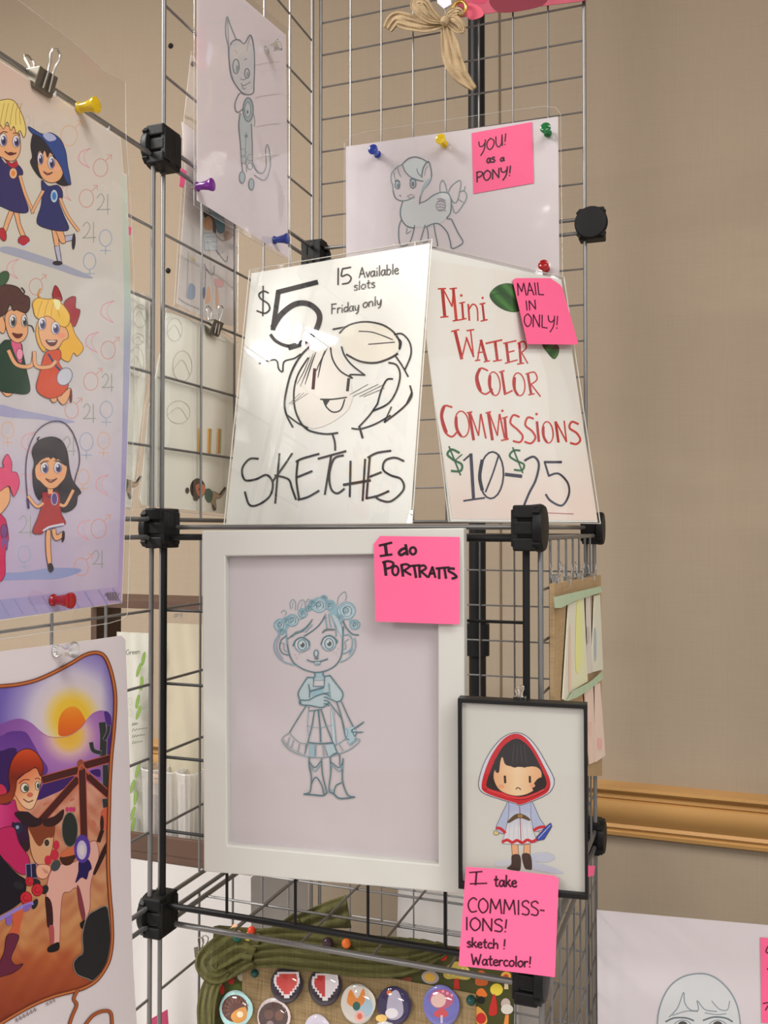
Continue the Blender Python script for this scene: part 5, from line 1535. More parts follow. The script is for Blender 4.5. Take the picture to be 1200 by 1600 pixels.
# ================================================================== TOP OF THE BACK PANEL: bow, ring, banner
plT = plane_b(PIT - 0.012)
ban = thing('fabric_banner', 'strip of pink-red dyed fabric at the top of the back panel', 'banner', plT.hit(810, 5))
BN = [(712, -60), (716, 28), (760, 22), (830, 12), (905, 3), (935, -4), (935, -90)]
mb = MB(); mb.prism([plT.hit(x, y, -0.004) for x, y in BN], plT.n * 0.0008); mb.build('cloth', mat('dyed_pink_cloth', col(160, 74, 90), 0.9, noise=0.3, nscale=45), ban)
k = Ink(plT, (590, 0, 3.636), -0.003)
k.fill([(640, -10), (670, 60), (740, 72), (880, 50), (950, 20), (960, -30), (800, -60)], (110, 40, 52)); k.fill([(510, 20), (580, 40), (600, 90), (520, 110)], (196, 84, 104)); k.fill([(540, -40), (620, -20), (600, 20), (540, 10)], (170, 60, 84))
k.build('dyed_blotches', ban)
ringo = thing('curtain_ring', 'small brass ring beside the knot of the burlap bow', 'ring', plT.hit(718, 13, 0.004))
mb = MB(); mb.torus(plT.hit(718, 13, 0.004), plT.n, 0.0085, 0.0022); mb.build('brass_ring', mat('polished_brass', (0.72, 0.48, 0.12, 1), 0.22, 1.0), ringo, smooth=True)


def band(name, pl, line, widths, off, m, parent, ripple=0.002, waves=3.0, nu=28, nv=8, solid=0.0008, twist=None):
    """soft ribbon: a strip along pixel points of plane pl, rippled across its width"""
    P = catmull(line, 8)
    n = len(P) - 1
    Wd = catmull([(i, w) for i, w in enumerate(widths)], 8)
    Of = catmull([(i, o) for i, o in enumerate(off)], 8) if isinstance(off, (list, tuple)) else None

    def fn(u, v):
        x = v * n
        i = min(int(x), n - 1)
        t = x - i
        px_ = P[i][0] + (P[i + 1][0] - P[i][0]) * t
        py_ = P[i][1] + (P[i + 1][1] - P[i][1]) * t
        a, b = P[max(i - 1, 0)], P[min(i + 2, n)]
        dx, dy = b[0] - a[0], b[1] - a[1]
        d = math.hypot(dx, dy) or 1
        j = v * (len(Wd) - 1)
        w = Wd[min(int(j), len(Wd) - 1)][1]
        o = Of[min(int(v * (len(Of) - 1)), len(Of) - 1)][1] if Of else off
        s_ = (u - 0.5) * w
        return pl.hit(px_ - dy / d * s_, py_ + dx / d * s_, o + ripple * math.sin(u * waves * 6.28 + v * 5) + ripple * 0.5 * math.sin(v * 19 + u * 4))
    mb = MB(); mb.sheet(fn, nv, nu)
    return mb.build(name, m, parent, smooth=True, solid=solid)


M_BURLAP = gauze('burlap_ribbon', col(186, 166, 134), col(160, 137, 104), 0.85, 900, 900)
bow = thing('ribbon_bow', 'burlap ribbon bow tied at the top of the back panel', 'bow', plT.hit(692, 36, 0.006))
band('left_loop', plT, [(694, 36), (668, 40), (640, 34), (618, 30), (605, 46)], [12, 20, 26, 24, 16], [0.006, 0.010, 0.012, 0.009, 0.005], M_BURLAP, bow, 0.0016)
band('left_loop', plT, [(692, 34), (672, 30), (656, 16), (650, 4), (664, 4), (676, 20), (692, 34)], [8, 14, 20, 18, 14, 10, 8], [0.008, 0.012, 0.016, 0.016, 0.014, 0.012, 0.008], M_BURLAP, bow, 0.001)
band('right_loop', plT, [(694, 32), (708, 28), (720, 38), (722, 48), (712, 46), (700, 36)], [10, 13, 12, 10, 10, 8], [0.008, 0.012, 0.012, 0.010, 0.009, 0.009], M_BURLAP, bow, 0.0008)
band('upper_loop', plT, [(696, 28), (704, 20), (716, 17), (722, 22)], [7, 12, 12, 8], [0.010, 0.012, 0.012, 0.010], M_BURLAP, bow, 0.0008)
band('tail', plT, [(696, 38), (702, 66), (708, 96), (722, 120), (742, 139)], [14, 26, 30, 24, 8], [0.008, 0.008, 0.007, 0.006, 0.004], M_BURLAP, bow, 0.0016)
mb = MB(); mb.lathe([(0.001, -0.006), (0.0048, -0.004), (0.006, 0.0), (0.0048, 0.004), (0.001, 0.006)], plT.hit(695, 33, 0.012), (V3((0.5, 0, 1))), 14); mb.build('knot', M_BURLAP, bow, smooth=True)
wt = thing('paper_scrap', 'small white folded scrap above the burlap bow', 'paper', plT.hit(697, 6, 0.003))
mb = MB(); mb.prism([plT.hit(x, y, 0.003) for x, y in [(682, -12), (684, 6), (694, 15), (706, 8), (704, -14)]], plT.n * 0.002); mb.build('folded_paper', mat('bluish_white', col(206, 208, 222), 0.8), wt, bevel=0.0004)

# ================================================================== BEHIND THE LEFT PANELS
# sleeves hanging behind the wires
plH = plane_a(-0.006)
plH2 = plane_a(-0.010)
plH3 = plane_a(-0.016)


def hanging(label, pl, pts, writer, m=M_WARMPAPER, sleeve=None, T=(0, 0, 1), cat='art print'):
    t = thing('sleeved_print', label, cat, quad_mid(pl, pts), 'sleeved prints behind the wires')
    paper(t, 'sheet', pl, pts, m)
    if sleeve:
        film(t, 'plastic_sleeve', pl, sleeve, 0.0012)
    k = Ink(pl, T)
    writer(k)
    k.build('printed_drawing', t)
    return t


WP = (180, 380, 3.333)
def child(k, dx, dy):
    q = lambda x, y: (x + dx, y + dy)
    k.fill([q(480, 1290), q(520, 1295), q(545, 1305), q(572, 1270), q(575, 1285), q(550, 1325), q(525, 1335), q(525, 1385), q(510, 1388), q(500, 1350), q(470, 1330)], (176, 150, 118), edge=(70, 50, 40), ew=0.7)
    k.fill([q(462, 1290), q(490, 1278), q(510, 1305), q(500, 1345), q(478, 1345)], (40, 88, 70))
    k.line([q(545, 1310), q(572, 1275)], 3.2, (40, 36, 36), False); k.line([q(508, 1365), q(520, 1388)], 3.4, (40, 40, 40), False)
    k.ell(*q(430, 1278), 40, 54, (48, 38, 34)); k.fill([q(420, 1260), q(455, 1255), q(470, 1280), q(455, 1315), q(428, 1310)], (206, 120, 86)); k.ell(*q(440, 1282), 6, 8, (50, 34, 34)); k.ell(*q(420, 1330), 14, 12, (48, 38, 34)); k.ell(*q(376, 1288), 10, 16, (48, 38, 34))
def faint(k, spots):
    for (x, y, rx, ry) in spots:
        k.ell(x, y, rx, ry, None, (190, 186, 172), 0.8); k.line([(x - rx, y + ry * 0.3), (x, y - ry * 0.4), (x + rx * 0.8, y + ry * 0.6)], 0.8, (194, 190, 178))
def f(k):
    for x in (432, 482, 532):
        k.fill([(x, 965), (x + 8, 965), (x + 4, 1095), (x - 4, 1095)], (232, 192, 92), False); k.fill([(x + 8, 965), (x + 14, 966), (x + 10, 1096), (x + 4, 1095)], (206, 92, 66), False); k.fill([(x + 16, 966), (x + 22, 968), (x + 18, 1097), (x + 12, 1096)], (170, 176, 110), False)
    faint(k, [(310, 450, 40, 60), (350, 640, 50, 80), (330, 880, 60, 60)])
    child(k, 0, 0)
    k.line([(275, 358), (350, 380), (420, 420)], 1.0, (190, 186, 174)); k.line([(470, 470), (540, 500), (600, 520)], 1.6, (222, 220, 208))  # second, paler stroke: a sleeve highlight painted in ink
hanging('white sleeved print with colored stripes and a tiny lying child, clipped behind the wires', plH, [(260, 488), (330, 510), (368, 540), (366, 640), (353, 803), (222, 789), (219, 780), (232, 640), (252, 545)], f,
        sleeve=[(259, 482), (330, 504), (372, 536), (370, 640), (356, 808), (219, 793), (216, 780), (230, 640), (250, 545)], T=WP)
def f(k):
    faint(k, [(130, 380, 36, 60), (110, 620, 40, 80), (120, 500, 30, 30)])
    child(k, -440, -60)
    k.line([(165, 310), (172, 380), (160, 560)], 1.8, (226, 224, 214)); k.line([(110, 330), (150, 345)], 1.0, (190, 186, 174), False)  # first, pale stroke: highlight along the sleeve edge, painted as ink
hanging('white sleeved print half hidden by the right edge of the girls print', plH2, [(150, 440), (228, 465), (238, 470), (233, 560), (216, 700), (205, 792), (150, 785)], f,
        sleeve=[(148, 434), (228, 460), (241, 466), (236, 560), (219, 700), (207, 797), (148, 789)], T=WP)
def f(k):
    k.fill([(405, 400), (470, 390), (490, 460), (470, 520), (420, 530), (385, 470)], (206, 160, 122)); k.fill([(385, 330), (440, 340), (500, 400), (520, 560), (485, 540), (480, 440), (440, 380), (400, 400)], (44, 46, 46)); k.fill([(440, 300), (520, 320), (590, 390), (606, 500), (585, 556), (540, 545), (500, 430), (470, 370)], (46, 128, 150), edge=(30, 60, 70))
    k.fill([(390, 560), (520, 560), (530, 740), (400, 740)], (196, 204, 206), False, edge=(150, 156, 162)); k.line([(395, 600), (520, 600)], 1.0, (150, 160, 170), False); k.line([(395, 660), (520, 655)], 1.0, (150, 160, 170), False)
    for pts in ([(395, 880), (440, 970), (490, 990), (500, 900)], [(500, 560), (580, 640), (640, 620)], [(520, 740), (620, 860), (640, 800)], [(600, 540), (660, 620), (690, 580)], [(410, 940), (400, 1200), (395, 1250)]):
        k.line(pts, 1.3, (136, 132, 140))
    k.fill([(430, 1130), (450, 1130), (462, 1260), (420, 1300), (412, 1260)], (214, 168, 128)); k.fill([(515, 1140), (535, 1140), (545, 1260), (540, 1340), (520, 1330)], (214, 168, 128)); k.fill([(500, 1040), (580, 1050), (600, 1110), (520, 1120)], (216, 164, 164)); k.fill([(380, 1140), (405, 1130), (405, 1210), (385, 1240)], (84, 92, 128))
    k.fill([(240, 1090), (300, 1120), (290, 1240), (220, 1230)], (142, 158, 180)); k.fill([(250, 790), (310, 840), (290, 850), (250, 820)], (206, 190, 150)); k.line([(130, 1240), (200, 1290), (340, 1350)], 1.2, (164, 160, 160)); k.line([(230, 760), (225, 1000), (215, 1230)], 1.2, (186, 184, 178)); k.fill([(600, 540), (700, 570), (690, 600), (620, 640)], (170, 140, 120))
hanging('sleeved comic print with a teal-haired figure, hanging behind the cat sketch', plH3, [(284, 190), (290, 290), (276, 474), (335, 505), (366, 510), (367, 340), (370, 250)], f, m=mat('pale_comic_paper', col(206, 200, 194), 0.75, spec=0.2),
        sleeve=[(299, 80), (286, 200), (284, 300), (272, 478), (333, 510), (371, 520), (373, 340), (372, 240), (310, 100)], T=(260, 280, 6.667))
binder_clip('open binder clip on the wire above the striped sleeved print', plane_a(0.0).hit(334, 512), V3((0.05, 0, 1)), U, 0.020, M_CLIPDARK, spread=0.15)
nt = thing('sticky_note', 'sliver of pink note behind the left edge of the cat sketch', 'sticky note', plane_a(-0.012).hit(285, 277))
paper(nt, 'sheet', plane_a(-0.012), [(283, 262), (292, 268), (287, 294), (280, 291)], M_PINK)
nt = thing('sticky_note', 'tiny pink note corner just right of the girls print', 'sticky note', plane_a(-0.012).hit(203, 360))
paper(nt, 'sheet', plane_a(-0.012), [(196, 350), (206, 356), (204, 368), (196, 364)], M_PINK)
nt = thing('sticky_note', 'pink note piece at the bottom edge, left of the green ribbon', 'sticky note', plane_a(-0.03).hit(247, 1592))
paper(nt, 'sheet', plane_a(-0.03), [(236, 1592), (262, 1577), (265, 1625), (238, 1640)], M_PINK)
nt = thing('sticky_note', 'pink note corner showing at the right edge of the black frame', 'sticky note', plane_a(q + 0.012).hit(924, 1360))
paper(nt, 'sheet', plane_a(q + 0.012), [(912, 1352), (930, 1353), (928, 1368), (912, 1372)], M_PINK)
for lab, x, y in (('dark nail head in the wall beside the top of the left post', 267, 72), ('dark nail head in the wall near the left edge of the cat sketch', 302, 100), ('dark nail head in the wall left of the sleeved comic print', 263, 423)):
    p = plane_b(WB).hit(x, y)
    mb = MB(); mb.lathe([(0.0055, 0), (0.0055, 0.002), (0.003, 0.004), (0, 0.0045)], p, -W, 14)
    tag(mb.build('nail_head', M_BLACKPL, None, p, smooth=True), lab, 'nail', 'nail heads in the wall')

# white draped boxes on the table behind the rack
def riser(label, px0, px1, ytop, zf, depth, hbot=HT + 0.0008):
    pl = plane_yaw(at((px0 + px1) / 2, ytop, zf), 20.04)
    A, B = pl.hit(px0, ytop), pl.hit(px1, ytop)
    top = (A.z + B.z) / 2
    A, B = V3((A.x, A.y, top)), V3((B.x, B.y, top))
    bz = G0.z + hbot
    t = thing('cloth_covered_box', label, 'display box', V3(((A.x + B.x) / 2, (A.y + B.y) / 2, bz)), 'white draped boxes on the table')
    back = W * depth
    n = 26
    loop = [A.lerp(B, i / n) for i in range(n)] + [B.lerp(B + back, i / 8) for i in range(8)] + [(B + back).lerp(A + back, i / n) for i in range(n)] + [(A + back).lerp(A, i / 8) for i in range(8)]
    ctr = (A + B + back) / 2
    mb = MB()
    vs, fs = [], []
    N = len(loop)
    for j in range(7):
        s_ = j / 6
        for i, p in enumerate(loop):
            d = (p - (A + B) / 2 - back / 2)
            d.z = 0
            d.normalize()
            fl = (0.006 + 0.030 * s_) * (0.5 + 0.5 * math.sin(i * 0.85)) * s_
            vs.append(V3((p.x, p.y, top + (bz - top) * s_)) + d * fl)
    for j in range(6):
        for i in range(N):
            m_ = (i + 1) % N
            fs.append([j * N + i, j * N + m_, (j + 1) * N + m_, (j + 1) * N + i])
    fs.append(list(range(N)))
    mb.add(vs, fs)
    mb.build('draped_cloth', M_CLOTH, t, smooth=True)
    return t, A, B, top


r1, RA, RB, rtop = riser('white cloth covered box behind the lower left post, under the brown tray', 60, 392, 1346, 1.22, 0.17)
riser('white cloth covered box behind the button board at the right', 622, 806, 1402, 1.30, 0.10)

# brown tray with bags of goods on the left box
M_TRAY = mat('dark_brown_wood', col(76, 54, 42), 0.6, noise=0.25, nscale=22)
tc_ = (RA + RB) / 2 + W * 0.085
TU = (RB - RA).normalized()
hw = (RB - RA).length / 2 - 0.004
tray = thing('display_crate', 'dark brown open crate holding white bags behind the left post', 'crate', V3((tc_.x, tc_.y, rtop + 0.001)))
TZ = 0.322
mb = MB(); mb.box(V3((tc_.x, tc_.y, rtop + 0.006)), TU * hw, W * 0.08, Z * 0.005); mb.build('floor_board', M_TRAY, tray)
for s_ in (-1, 1):
    mb = MB(); mb.box(V3((tc_.x, tc_.y, rtop + 0.012 + 0.011)) + W * 0.078 * s_, TU * hw, W * 0.003, Z * 0.012); mb.build('lip', M_TRAY, tray, bevel=0.001)
for s_ in (-1, 1):
    mb = MB(); mb.box(V3((tc_.x, tc_.y, rtop + 0.012 + TZ / 2)) + TU * (hw - 0.005) * s_ + W * 0.05, TU * 0.005, W * 0.03, Z * TZ / 2); mb.build('side_panel', M_TRAY, tray)
mb = MB(); mb.box(V3((tc_.x, tc_.y, rtop + 0.012 + TZ)) + W * 0.02, TU * hw, W * 0.06, Z * 0.005); mb.build('top_board', M_TRAY, tray)
M_BAG = mat('white_glossy_bag', col(170, 168, 158), 0.35, noise=0.05, nscale=14, bump=0.25, bscale=22)
def bag(label, u0, u1, h, d, yoff, writer=None, T=None, m=M_BAG, name='plastic_bag'):
    base = V3((tc_.x, tc_.y, rtop + 0.012)) + W * yoff
    c = base + TU * (u0 + u1) / 2
    t = thing(name, label, 'bag', c, 'white bags in the brown crate')
    hwid = (u1 - u0) / 2
    def fn(side):
        def f(u, v):
            x = (u - 0.5) * 2
            bulge = d * (1 - abs(x) ** 3) * (0.25 + 0.75 * (1 - abs(2 * v - 0.7) ** 2) if v < 0.85 else 0.25 * (1 - v) / 0.15 + 0.02)
            return c + TU * hwid * x * (1 - 0.05 * math.sin(v * 3)) + Z * (h * v) + W * side * (0.0005 + bulge + 0.0012 * math.sin(x * 9 + v * 14))
        return f
    mb = MB(); mb.sheet(fn(-1), 14, 20); mb.sheet(fn(1), 14, 20); mb.build('bag_body', m, t, smooth=True)
    if writer:
        pl = Plane(c - W * (d + 0.003), W)
        k = Ink(pl, T)
        writer(k)
        k.build('printed_label', t)
    return t
LB = (180, 900, 2.857)
def f(k):
    LG, LD = (112, 138, 66), (76, 82, 70)
    for (x, y, r) in ((126, 370, 0.2), (105, 420, 0.3), (118, 480, 0.1), (100, 560, 0.2), (104, 610, 0.3), (100, 870, 0.25), (76, 940, 0.3), (90, 990, 0.1), (78, 1060, 0.3), (80, 1110, 0.2)):
        k.ell(x, y, 7, 32, LG, (80, 104, 50), 0.6, r)
    k.line([(128, 350), (112, 470), (100, 620)], 0.8, LG); k.line([(104, 850), (86, 980), (78, 1140)], 0.8, LG)
    text(k, 'Green', (48, 352), (112, 346), 22, 1.0, LD)
    for i, (a, b) in enumerate((((76, 668), (102, 660)), ((76, 694), (146, 676)), ((76, 722), (136, 706)), ((76, 750), (124, 738)))):
        n = 4 + i % 3
        for j in range(n):
            t0, t1 = j / n, (j + 0.8) / n
            k.line([(a[0] + (b[0] - a[0]) * t0, a[1] + (b[1] - a[1]) * t0), (a[0] + (b[0] - a[0]) * (t0 + t1) / 2, a[1] - 14), (a[0] + (b[0] - a[0]) * t1, a[1] + (b[1] - a[1]) * t1)], 1.1, LD, False)
    k.ell(66, 560, 8, 16, None, (150, 150, 140), 0.9); k.ell(66, 610, 8, 16, None, (150, 150, 140), 0.9); k.line([(120, 600), (150, 592)], 1.4, (130, 130, 120), False)
def upx(px): return (at(px, 1200, (tc_ - W * 0.05).y) - tc_ + W * 0.05).dot(TU)
bag('white bag printed with green leaves, beside the lower edge of the western print', upx(165), upx(238), 0.285, 0.014, -0.050, f, LB)
def f(k):
    text(k, 'any', (262, 186), (300, 178), 26, 1.2, (110, 104, 96)); text(k, 'on', (318, 162), (336, 160), 18, 1.0, (120, 114, 106))
bag('plain cream bag between the black post and the white frame', upx(246), upx(345), 0.298, 0.015, -0.034, f, LB, m=mat('cream_paper_bag', col(160, 152, 132), 0.6, noise=0.05, nscale=12, bump=0.3, bscale=18))
# ribbed clear cups at the front of the crate
M_CUP = clear_film('ribbed_cup_plastic', 0.16, 0.12, wave=0.0, haze=0.28)
for i, (u, lab) in enumerate(((upx(247), 'clear ribbed cup behind the two silver rods of the left post'), (upx(282), 'clear ribbed cup right of the black post'), (upx(316), 'clear ribbed cup at the edge of the white frame'))):
    c = V3((tc_.x, tc_.y, rtop + 0.012)) + TU * u - W * (0.058 if i else 0.055)
    t = thing('clear_cup', lab, 'cup', c, 'ribbed clear cups in the crate')
    mb = MB()
    vs, fs = [], []
    n = 32
    for j in range(9):
        z = 0.105 * j / 8
        for i2 in range(n):
            a = 2 * math.pi * i2 / n
            r = 0.014 + 0.003 * j / 8 + (0.0008 if i2 % 2 else 0) + (0.0012 if j == 8 else 0)
            vs.append(c + V3((math.cos(a) * r, math.sin(a) * r, z)))
    for j in range(8):
        for i2 in range(n):
            m_ = (i2 + 1) % n
            fs.append([j * n + i2, j * n + m_, (j + 1) * n + m_, (j + 1) * n + i2])
    fs.append(list(range(n))[::-1])
    mb.add(vs, fs); mb.build('ribbed_wall', M_CUP, t)
    mb = MB(); mb.torus(c + Z * 0.105, Z, 0.0182, 0.0011); mb.build('rim', M_CUP, t, smooth=True)

# ================================================================== BUTTON BOARD under the shelf
plD = tilt(plane_b(0.075), (330, 1450, 0.0), (790, 1500, 0.0), (560, 1800, 0.05))
BB = [(333, 1447), (560, 1466), (800, 1490), (797, 1880), (318, 1880)]
board = thing('button_board', 'green mushroom-print board with a burlap centre standing below the shelf', 'display board', quad_mid(plD, BB))
FAB = mat('olive_print_cloth', col(66, 66, 34), 0.95, noise=0.15, nscale=60)
mb = MB(); mb.prism([plD.hit(x, y) for x, y in BB], -plD.n * 0.012); mb.build('cloth_border', FAB, board, bevel=0.001)
M_HESS = woven('hessian', col(160, 139, 104), col(122, 101, 70), 700, 900, 0.35)
mb = MB(); mb.prism([plD.hit(x, y, 0.0004) for x, y in [(380, 1500), (560, 1518), (744, 1553), (742, 1850), (374, 1850)]], plD.n * 0.0012); mb.build('burlap_centre', M_HESS, board)
k = Ink(plD, (560, 1460, 4.615), 0.0003)
k.fill([(612, 290), (640, 230), (710, 195), (790, 240), (816, 300), (780, 328), (700, 318), (640, 322)], (176, 158, 76)); k.fill([(692, 318), (722, 318), (730, 400), (688, 390)], (166, 40, 32), False)
for i in range(9):
    k.ell(650 + (i % 5) * 34, 250 + (i // 5) * 40, 9, 8, (206, 190, 110))
k.ell(518, 310, 64, 48, (150, 140, 140), None, 1, 0.2); k.ell(515, 310, 42, 32, (190, 150, 60), None, 1, 0.3); k.fill([(860, 270), (910, 270), (932, 360), (845, 360)], (178, 86, 40)); k.ell(996, 398, 46, 44, (206, 184, 60)); k.fill([(850, 430), (865, 395), (900, 392), (930, 440), (890, 452)], (206, 108, 42)); k.ell(886, 474, 26, 28, (26, 26, 24))
k.fill([(970, 440), (990, 450), (1000, 570), (940, 575)], (176, 42, 36)); k.ell(1064, 302, 38, 34, (214, 160, 70)); k.ell(1064, 302, 18, 16, (190, 70, 40)); k.fill([(1055, 330), (1078, 330), (1082, 395), (1050, 395)], (206, 186, 150), False); k.ell(1062, 500, 34, 40, (176, 158, 150)); k.ell(1072, 540, 44, 36, (196, 190, 180)); k.fill([(1060, 580), (1085, 580), (1082, 660), (1045, 660)], (206, 130, 60), False)
k.fill([(850, 520), (915, 570), (925, 640), (850, 640)], (206, 150, 70)); k.ell(885, 605, 36, 40, (180, 40, 40)); k.ell(550, 150, 18, 20, (176, 166, 130)); k.ell(612, 165, 26, 26, (180, 44, 36)); k.ell(400, 240, 40, 20, (150, 70, 44), None, 1, -0.6); k.ell(330, 340, 60, 26, (120, 60, 44), None, 1, -0.4); k.ell(740, 120, 40, 30, (150, 60, 40))
k.zoom(320, 1480, 5.0)
k.ell(285, 215, 34, 50, (170, 160, 140)); k.ell(205, 262, 26, 30, (160, 44, 36)); k.ell(135, 330, 18, 40, (170, 44, 36)); k.ell(240, 330, 50, 50, (74, 84, 36)); k.ell(80, 480, 30, 60, (90, 70, 40))
k.build('printed_pattern', board)
# small ornaments on the board's top edge
for nm, lab, x, y, r, c in (('flower_trim', 'peach felt flower on the upper left corner of the button board', 368, 1455, 0.0058, col(226, 176, 140)), ('bead', 'dark green bead next to the peach flower on the button board', 371, 1464, 0.0052, (0.01, 0.12, 0.08, 1)),
                            ('bead', 'yellow bead near the top left of the button board', 388, 1463, 0.0042, col(216, 200, 60)), ('bead', 'red bead near the top left of the button board', 393, 1454, 0.0042, col(206, 60, 36)),
                            ('bead', 'orange bead on the green ribbon under the shelf rod', 541, 1474, 0.0046, col(222, 112, 46)), ('bead', 'dark dotted bead on the green ribbon under the shelf rod', 512, 1473, 0.0052, col(60, 40, 50)),
                            ('bead', 'dark green bead at the upper left of the burlap centre', 398, 1521, 0.0040, (0.008, 0.07, 0.06, 1)), ('bead', 'dark green bead at the right edge of the burlap centre', 736, 1563, 0.0046, (0.008, 0.07, 0.06, 1))):
    off = 0.014 if y < 1480 else 0.003
    p = plD.hit(x, y, off)
    t = thing(nm, lab, nm.replace('_', ' '), p)
    mb = MB()
    if nm == 'bead':
        mb.lathe([(r * math.sin(math.pi * i / 10), -r * math.cos(math.pi * i / 10)) for i in range(11)], p, plD.n, 18)
        mb.build('ball', mat('bead_%d_%d' % (x, y), c, 0.25), t, smooth=True)
    else:
        e1 = plD.n.cross(Z).normalized(); e2 = plD.n.cross(e1)
        for i in range(5):
            a = i * 1.2566
            mb.lathe([(0.0004, -0.001), (0.0034, -0.0004), (0.0034, 0.0006), (0.0004, 0.0012)], p + (e1 * math.cos(a) + e2 * math.sin(a)) * 0.0036, plD.n, 12)
        mb.build('petals', mat('peach_felt', c, 0.9), t, smooth=True)
        mb = MB(); mb.lathe([(0.0002, 0.0), (0.002, 0.0012), (0.0016, 0.0024), (0.0, 0.003)], p, plD.n, 12); mb.build('centre', mat('brown_felt', col(120, 50, 36), 0.9), t, smooth=True)
# green gauze ribbon draped along the top
M_GAUZE = gauze('green_gauze', col(110, 106, 66), col(70, 70, 40), 0.86, 500, 1300)
gr = thing('gauze_ribbon', 'green gauze ribbon draped over the top of the button board', 'ribbon', plD.hit(500, 1490, 0.012))
band('draped_band', plD, [(395, 1482), (440, 1480), (500, 1486), (560, 1494), (620, 1496), (660, 1490), (700, 1482)], [58, 64, 66, 66, 62, 46, 14], [0.012, 0.011, 0.010, 0.010, 0.010, 0.009, 0.007], M_GAUZE, gr, 0.0018, 5.0, 60, 24)
band('side_loop', plD, [(400, 1482), (372, 1474), (340, 1490), (322, 1506), (336, 1524), (362, 1512), (392, 1496)], [44, 50, 46, 36, 30, 30, 30], [0.014, 0.016, 0.018, 0.017, 0.015, 0.014, 0.013], M_GAUZE, gr, 0.0016, 3.0, 44, 14)
band('hanging_tail', plD, [(352, 1514), (332, 1536), (322, 1570), (322, 1610), (326, 1660)], [22, 26, 28, 26, 30], [0.014, 0.013, 0.012, 0.011, 0.010], M_GAUZE, gr, 0.0014, 3.0, 40, 10)
plG = plane_b(0.13)
band('raised_tail', plG, [(430, 1458), (470, 1442), (512, 1430), (545, 1424)], [22, 30, 42, 52], [-0.006, -0.004, 0.0, 0.0], M_GAUZE, gr, 0.0016, 2.0, 40, 12)
band('tail_knot', plG, [(470, 1440), (440, 1462), (415, 1478)], [36, 36, 30], [-0.002, 0.02, 0.045], M_GAUZE, gr, 0.0012, 2.0, 16, 8)
binder_clip('dark binder clip at the left end of the green ribbon', plD.hit(315, 1490, 0.004), V3((0.1, 0, 1)), plD.n, 0.0145, M_CLIPDARK, spread=0.1)


def button(label, x, y, r, art, rim):
    p = plD.hit(x, y, 0.0019)
    R_ = r / FOC * (p - EYE).y
    t = thing('pin_button', label, 'pin button', p, 'round pin buttons on the burlap')
    mb = MB(); mb.lathe([(R_ * 0.86, 0), (R_, 0.0008), (R_ * 1.0, 0.0022), (R_ * 0.93, 0.0036), (R_ * 0.88, 0.0038), (0, 0.0038)], p, plD.n, 36); mb.build('shell', mat('button_%d' % x, col(*rim), 0.3), t, smooth=True)
    k = Ink(Plane(p + plD.n * 0.0038, plD.n), (0, 0, 1), 0.0001)
    art(k, x, y, r * 0.97)
    k.build('printed_face', t)
    mb = MB(); mb.lathe([(R_ * 0.985, 0.0026)] + [(R_ * 0.985 * math.cos(a), 0.0026 + 0.0042 * math.sin(a)) for a in [i * math.pi / 16 for i in range(1, 9)]], p, plD.n, 36); mb.build('clear_dome', clear_film('button_gloss', 0.10, 0.05, wave=0.0) if 'dome' not in MATS else MATS['dome'], t, smooth=True)
    return t


MATS['dome'] = clear_film('button_gloss', 0.10, 0.05, wave=0.0)
def heart(k, x, y, r, left, right):
    k.ell(x, y, r, r, (42, 34, 46))
    u = r / 6.0
    rows = [(-3.5, 4.5), (-4.6, 4.6), (-4.8, 4.8), (-4.8, 4.8), (-4.4, 4.4), (-3.6, 3.6), (-2.8, 2.8), (-2.0, 2.0), (-1.0, 1.0)]
    for i, (a, b) in enumerate(rows):
        y0, y1 = y - 4.6 * u + i * 1.08 * u, y - 4.6 * u + (i + 1) * 1.08 * u + 0.2
        k.fill([(x + a * u, y0), (x + b * u, y0), (x + b * u, y1), (x + a * u, y1)], (222, 216, 218), False)
    for i, (a, b) in enumerate([(-2.8, 3.6), (-3.8, 3.8), (-3.9, 3.9), (-3.7, 3.7), (-3.0, 3.0), (-2.2, 2.2), (-1.2, 1.2)]):
        y0, y1 = y - 3.9 * u + i * 1.08 * u, y - 3.9 * u + (i + 1) * 1.08 * u + 0.2
        k.fill([(x + a * u, y0), (x, y0), (x, y1), (x + a * u, y1)], left, False)
        k.fill([(x, y0), (x + b * u, y0), (x + b * u, y1), (x, y1)], right, False)
button('round button with a red pixel heart on the burlap', 448, 1538, 26, lambda k, x, y, r: heart(k, x, y, r, (196, 66, 62), (200, 72, 66)), (70, 60, 70))
button('round button with a half red, half white pixel heart', 508, 1541, 27, lambda k, x, y, r: heart(k, x, y, r, (186, 52, 50), (214, 208, 212)), (60, 50, 60))
def art(k, x, y, r):
    k.ell(x, y, r, r, (166, 206, 206)); k.ell(x - r * 0.08, y - r * 0.05, r * 0.78, r * 0.82, (92, 60, 54)); k.fill([(x - 4, y + 4), (x + 14, y - 4), (x + 16, y + 14), (x + 2, y + 22), (x - 8, y + 14)], (212, 150, 76)); k.ell(x + 6, y + 8, 5, 5, (236, 220, 190))
    for i in range(9):
        a = 2.6 + i * 0.42
        k.seg((x + math.cos(a) * r * 0.4, y + math.sin(a) * r * 0.4), (x + math.cos(a) * r * 0.78, y + math.sin(a) * r * 0.78), 1.4, (128, 84, 70))
button('round button with a brown hedgehog and pale aqua rim', 369, 1577, 27, art, (176, 210, 210))
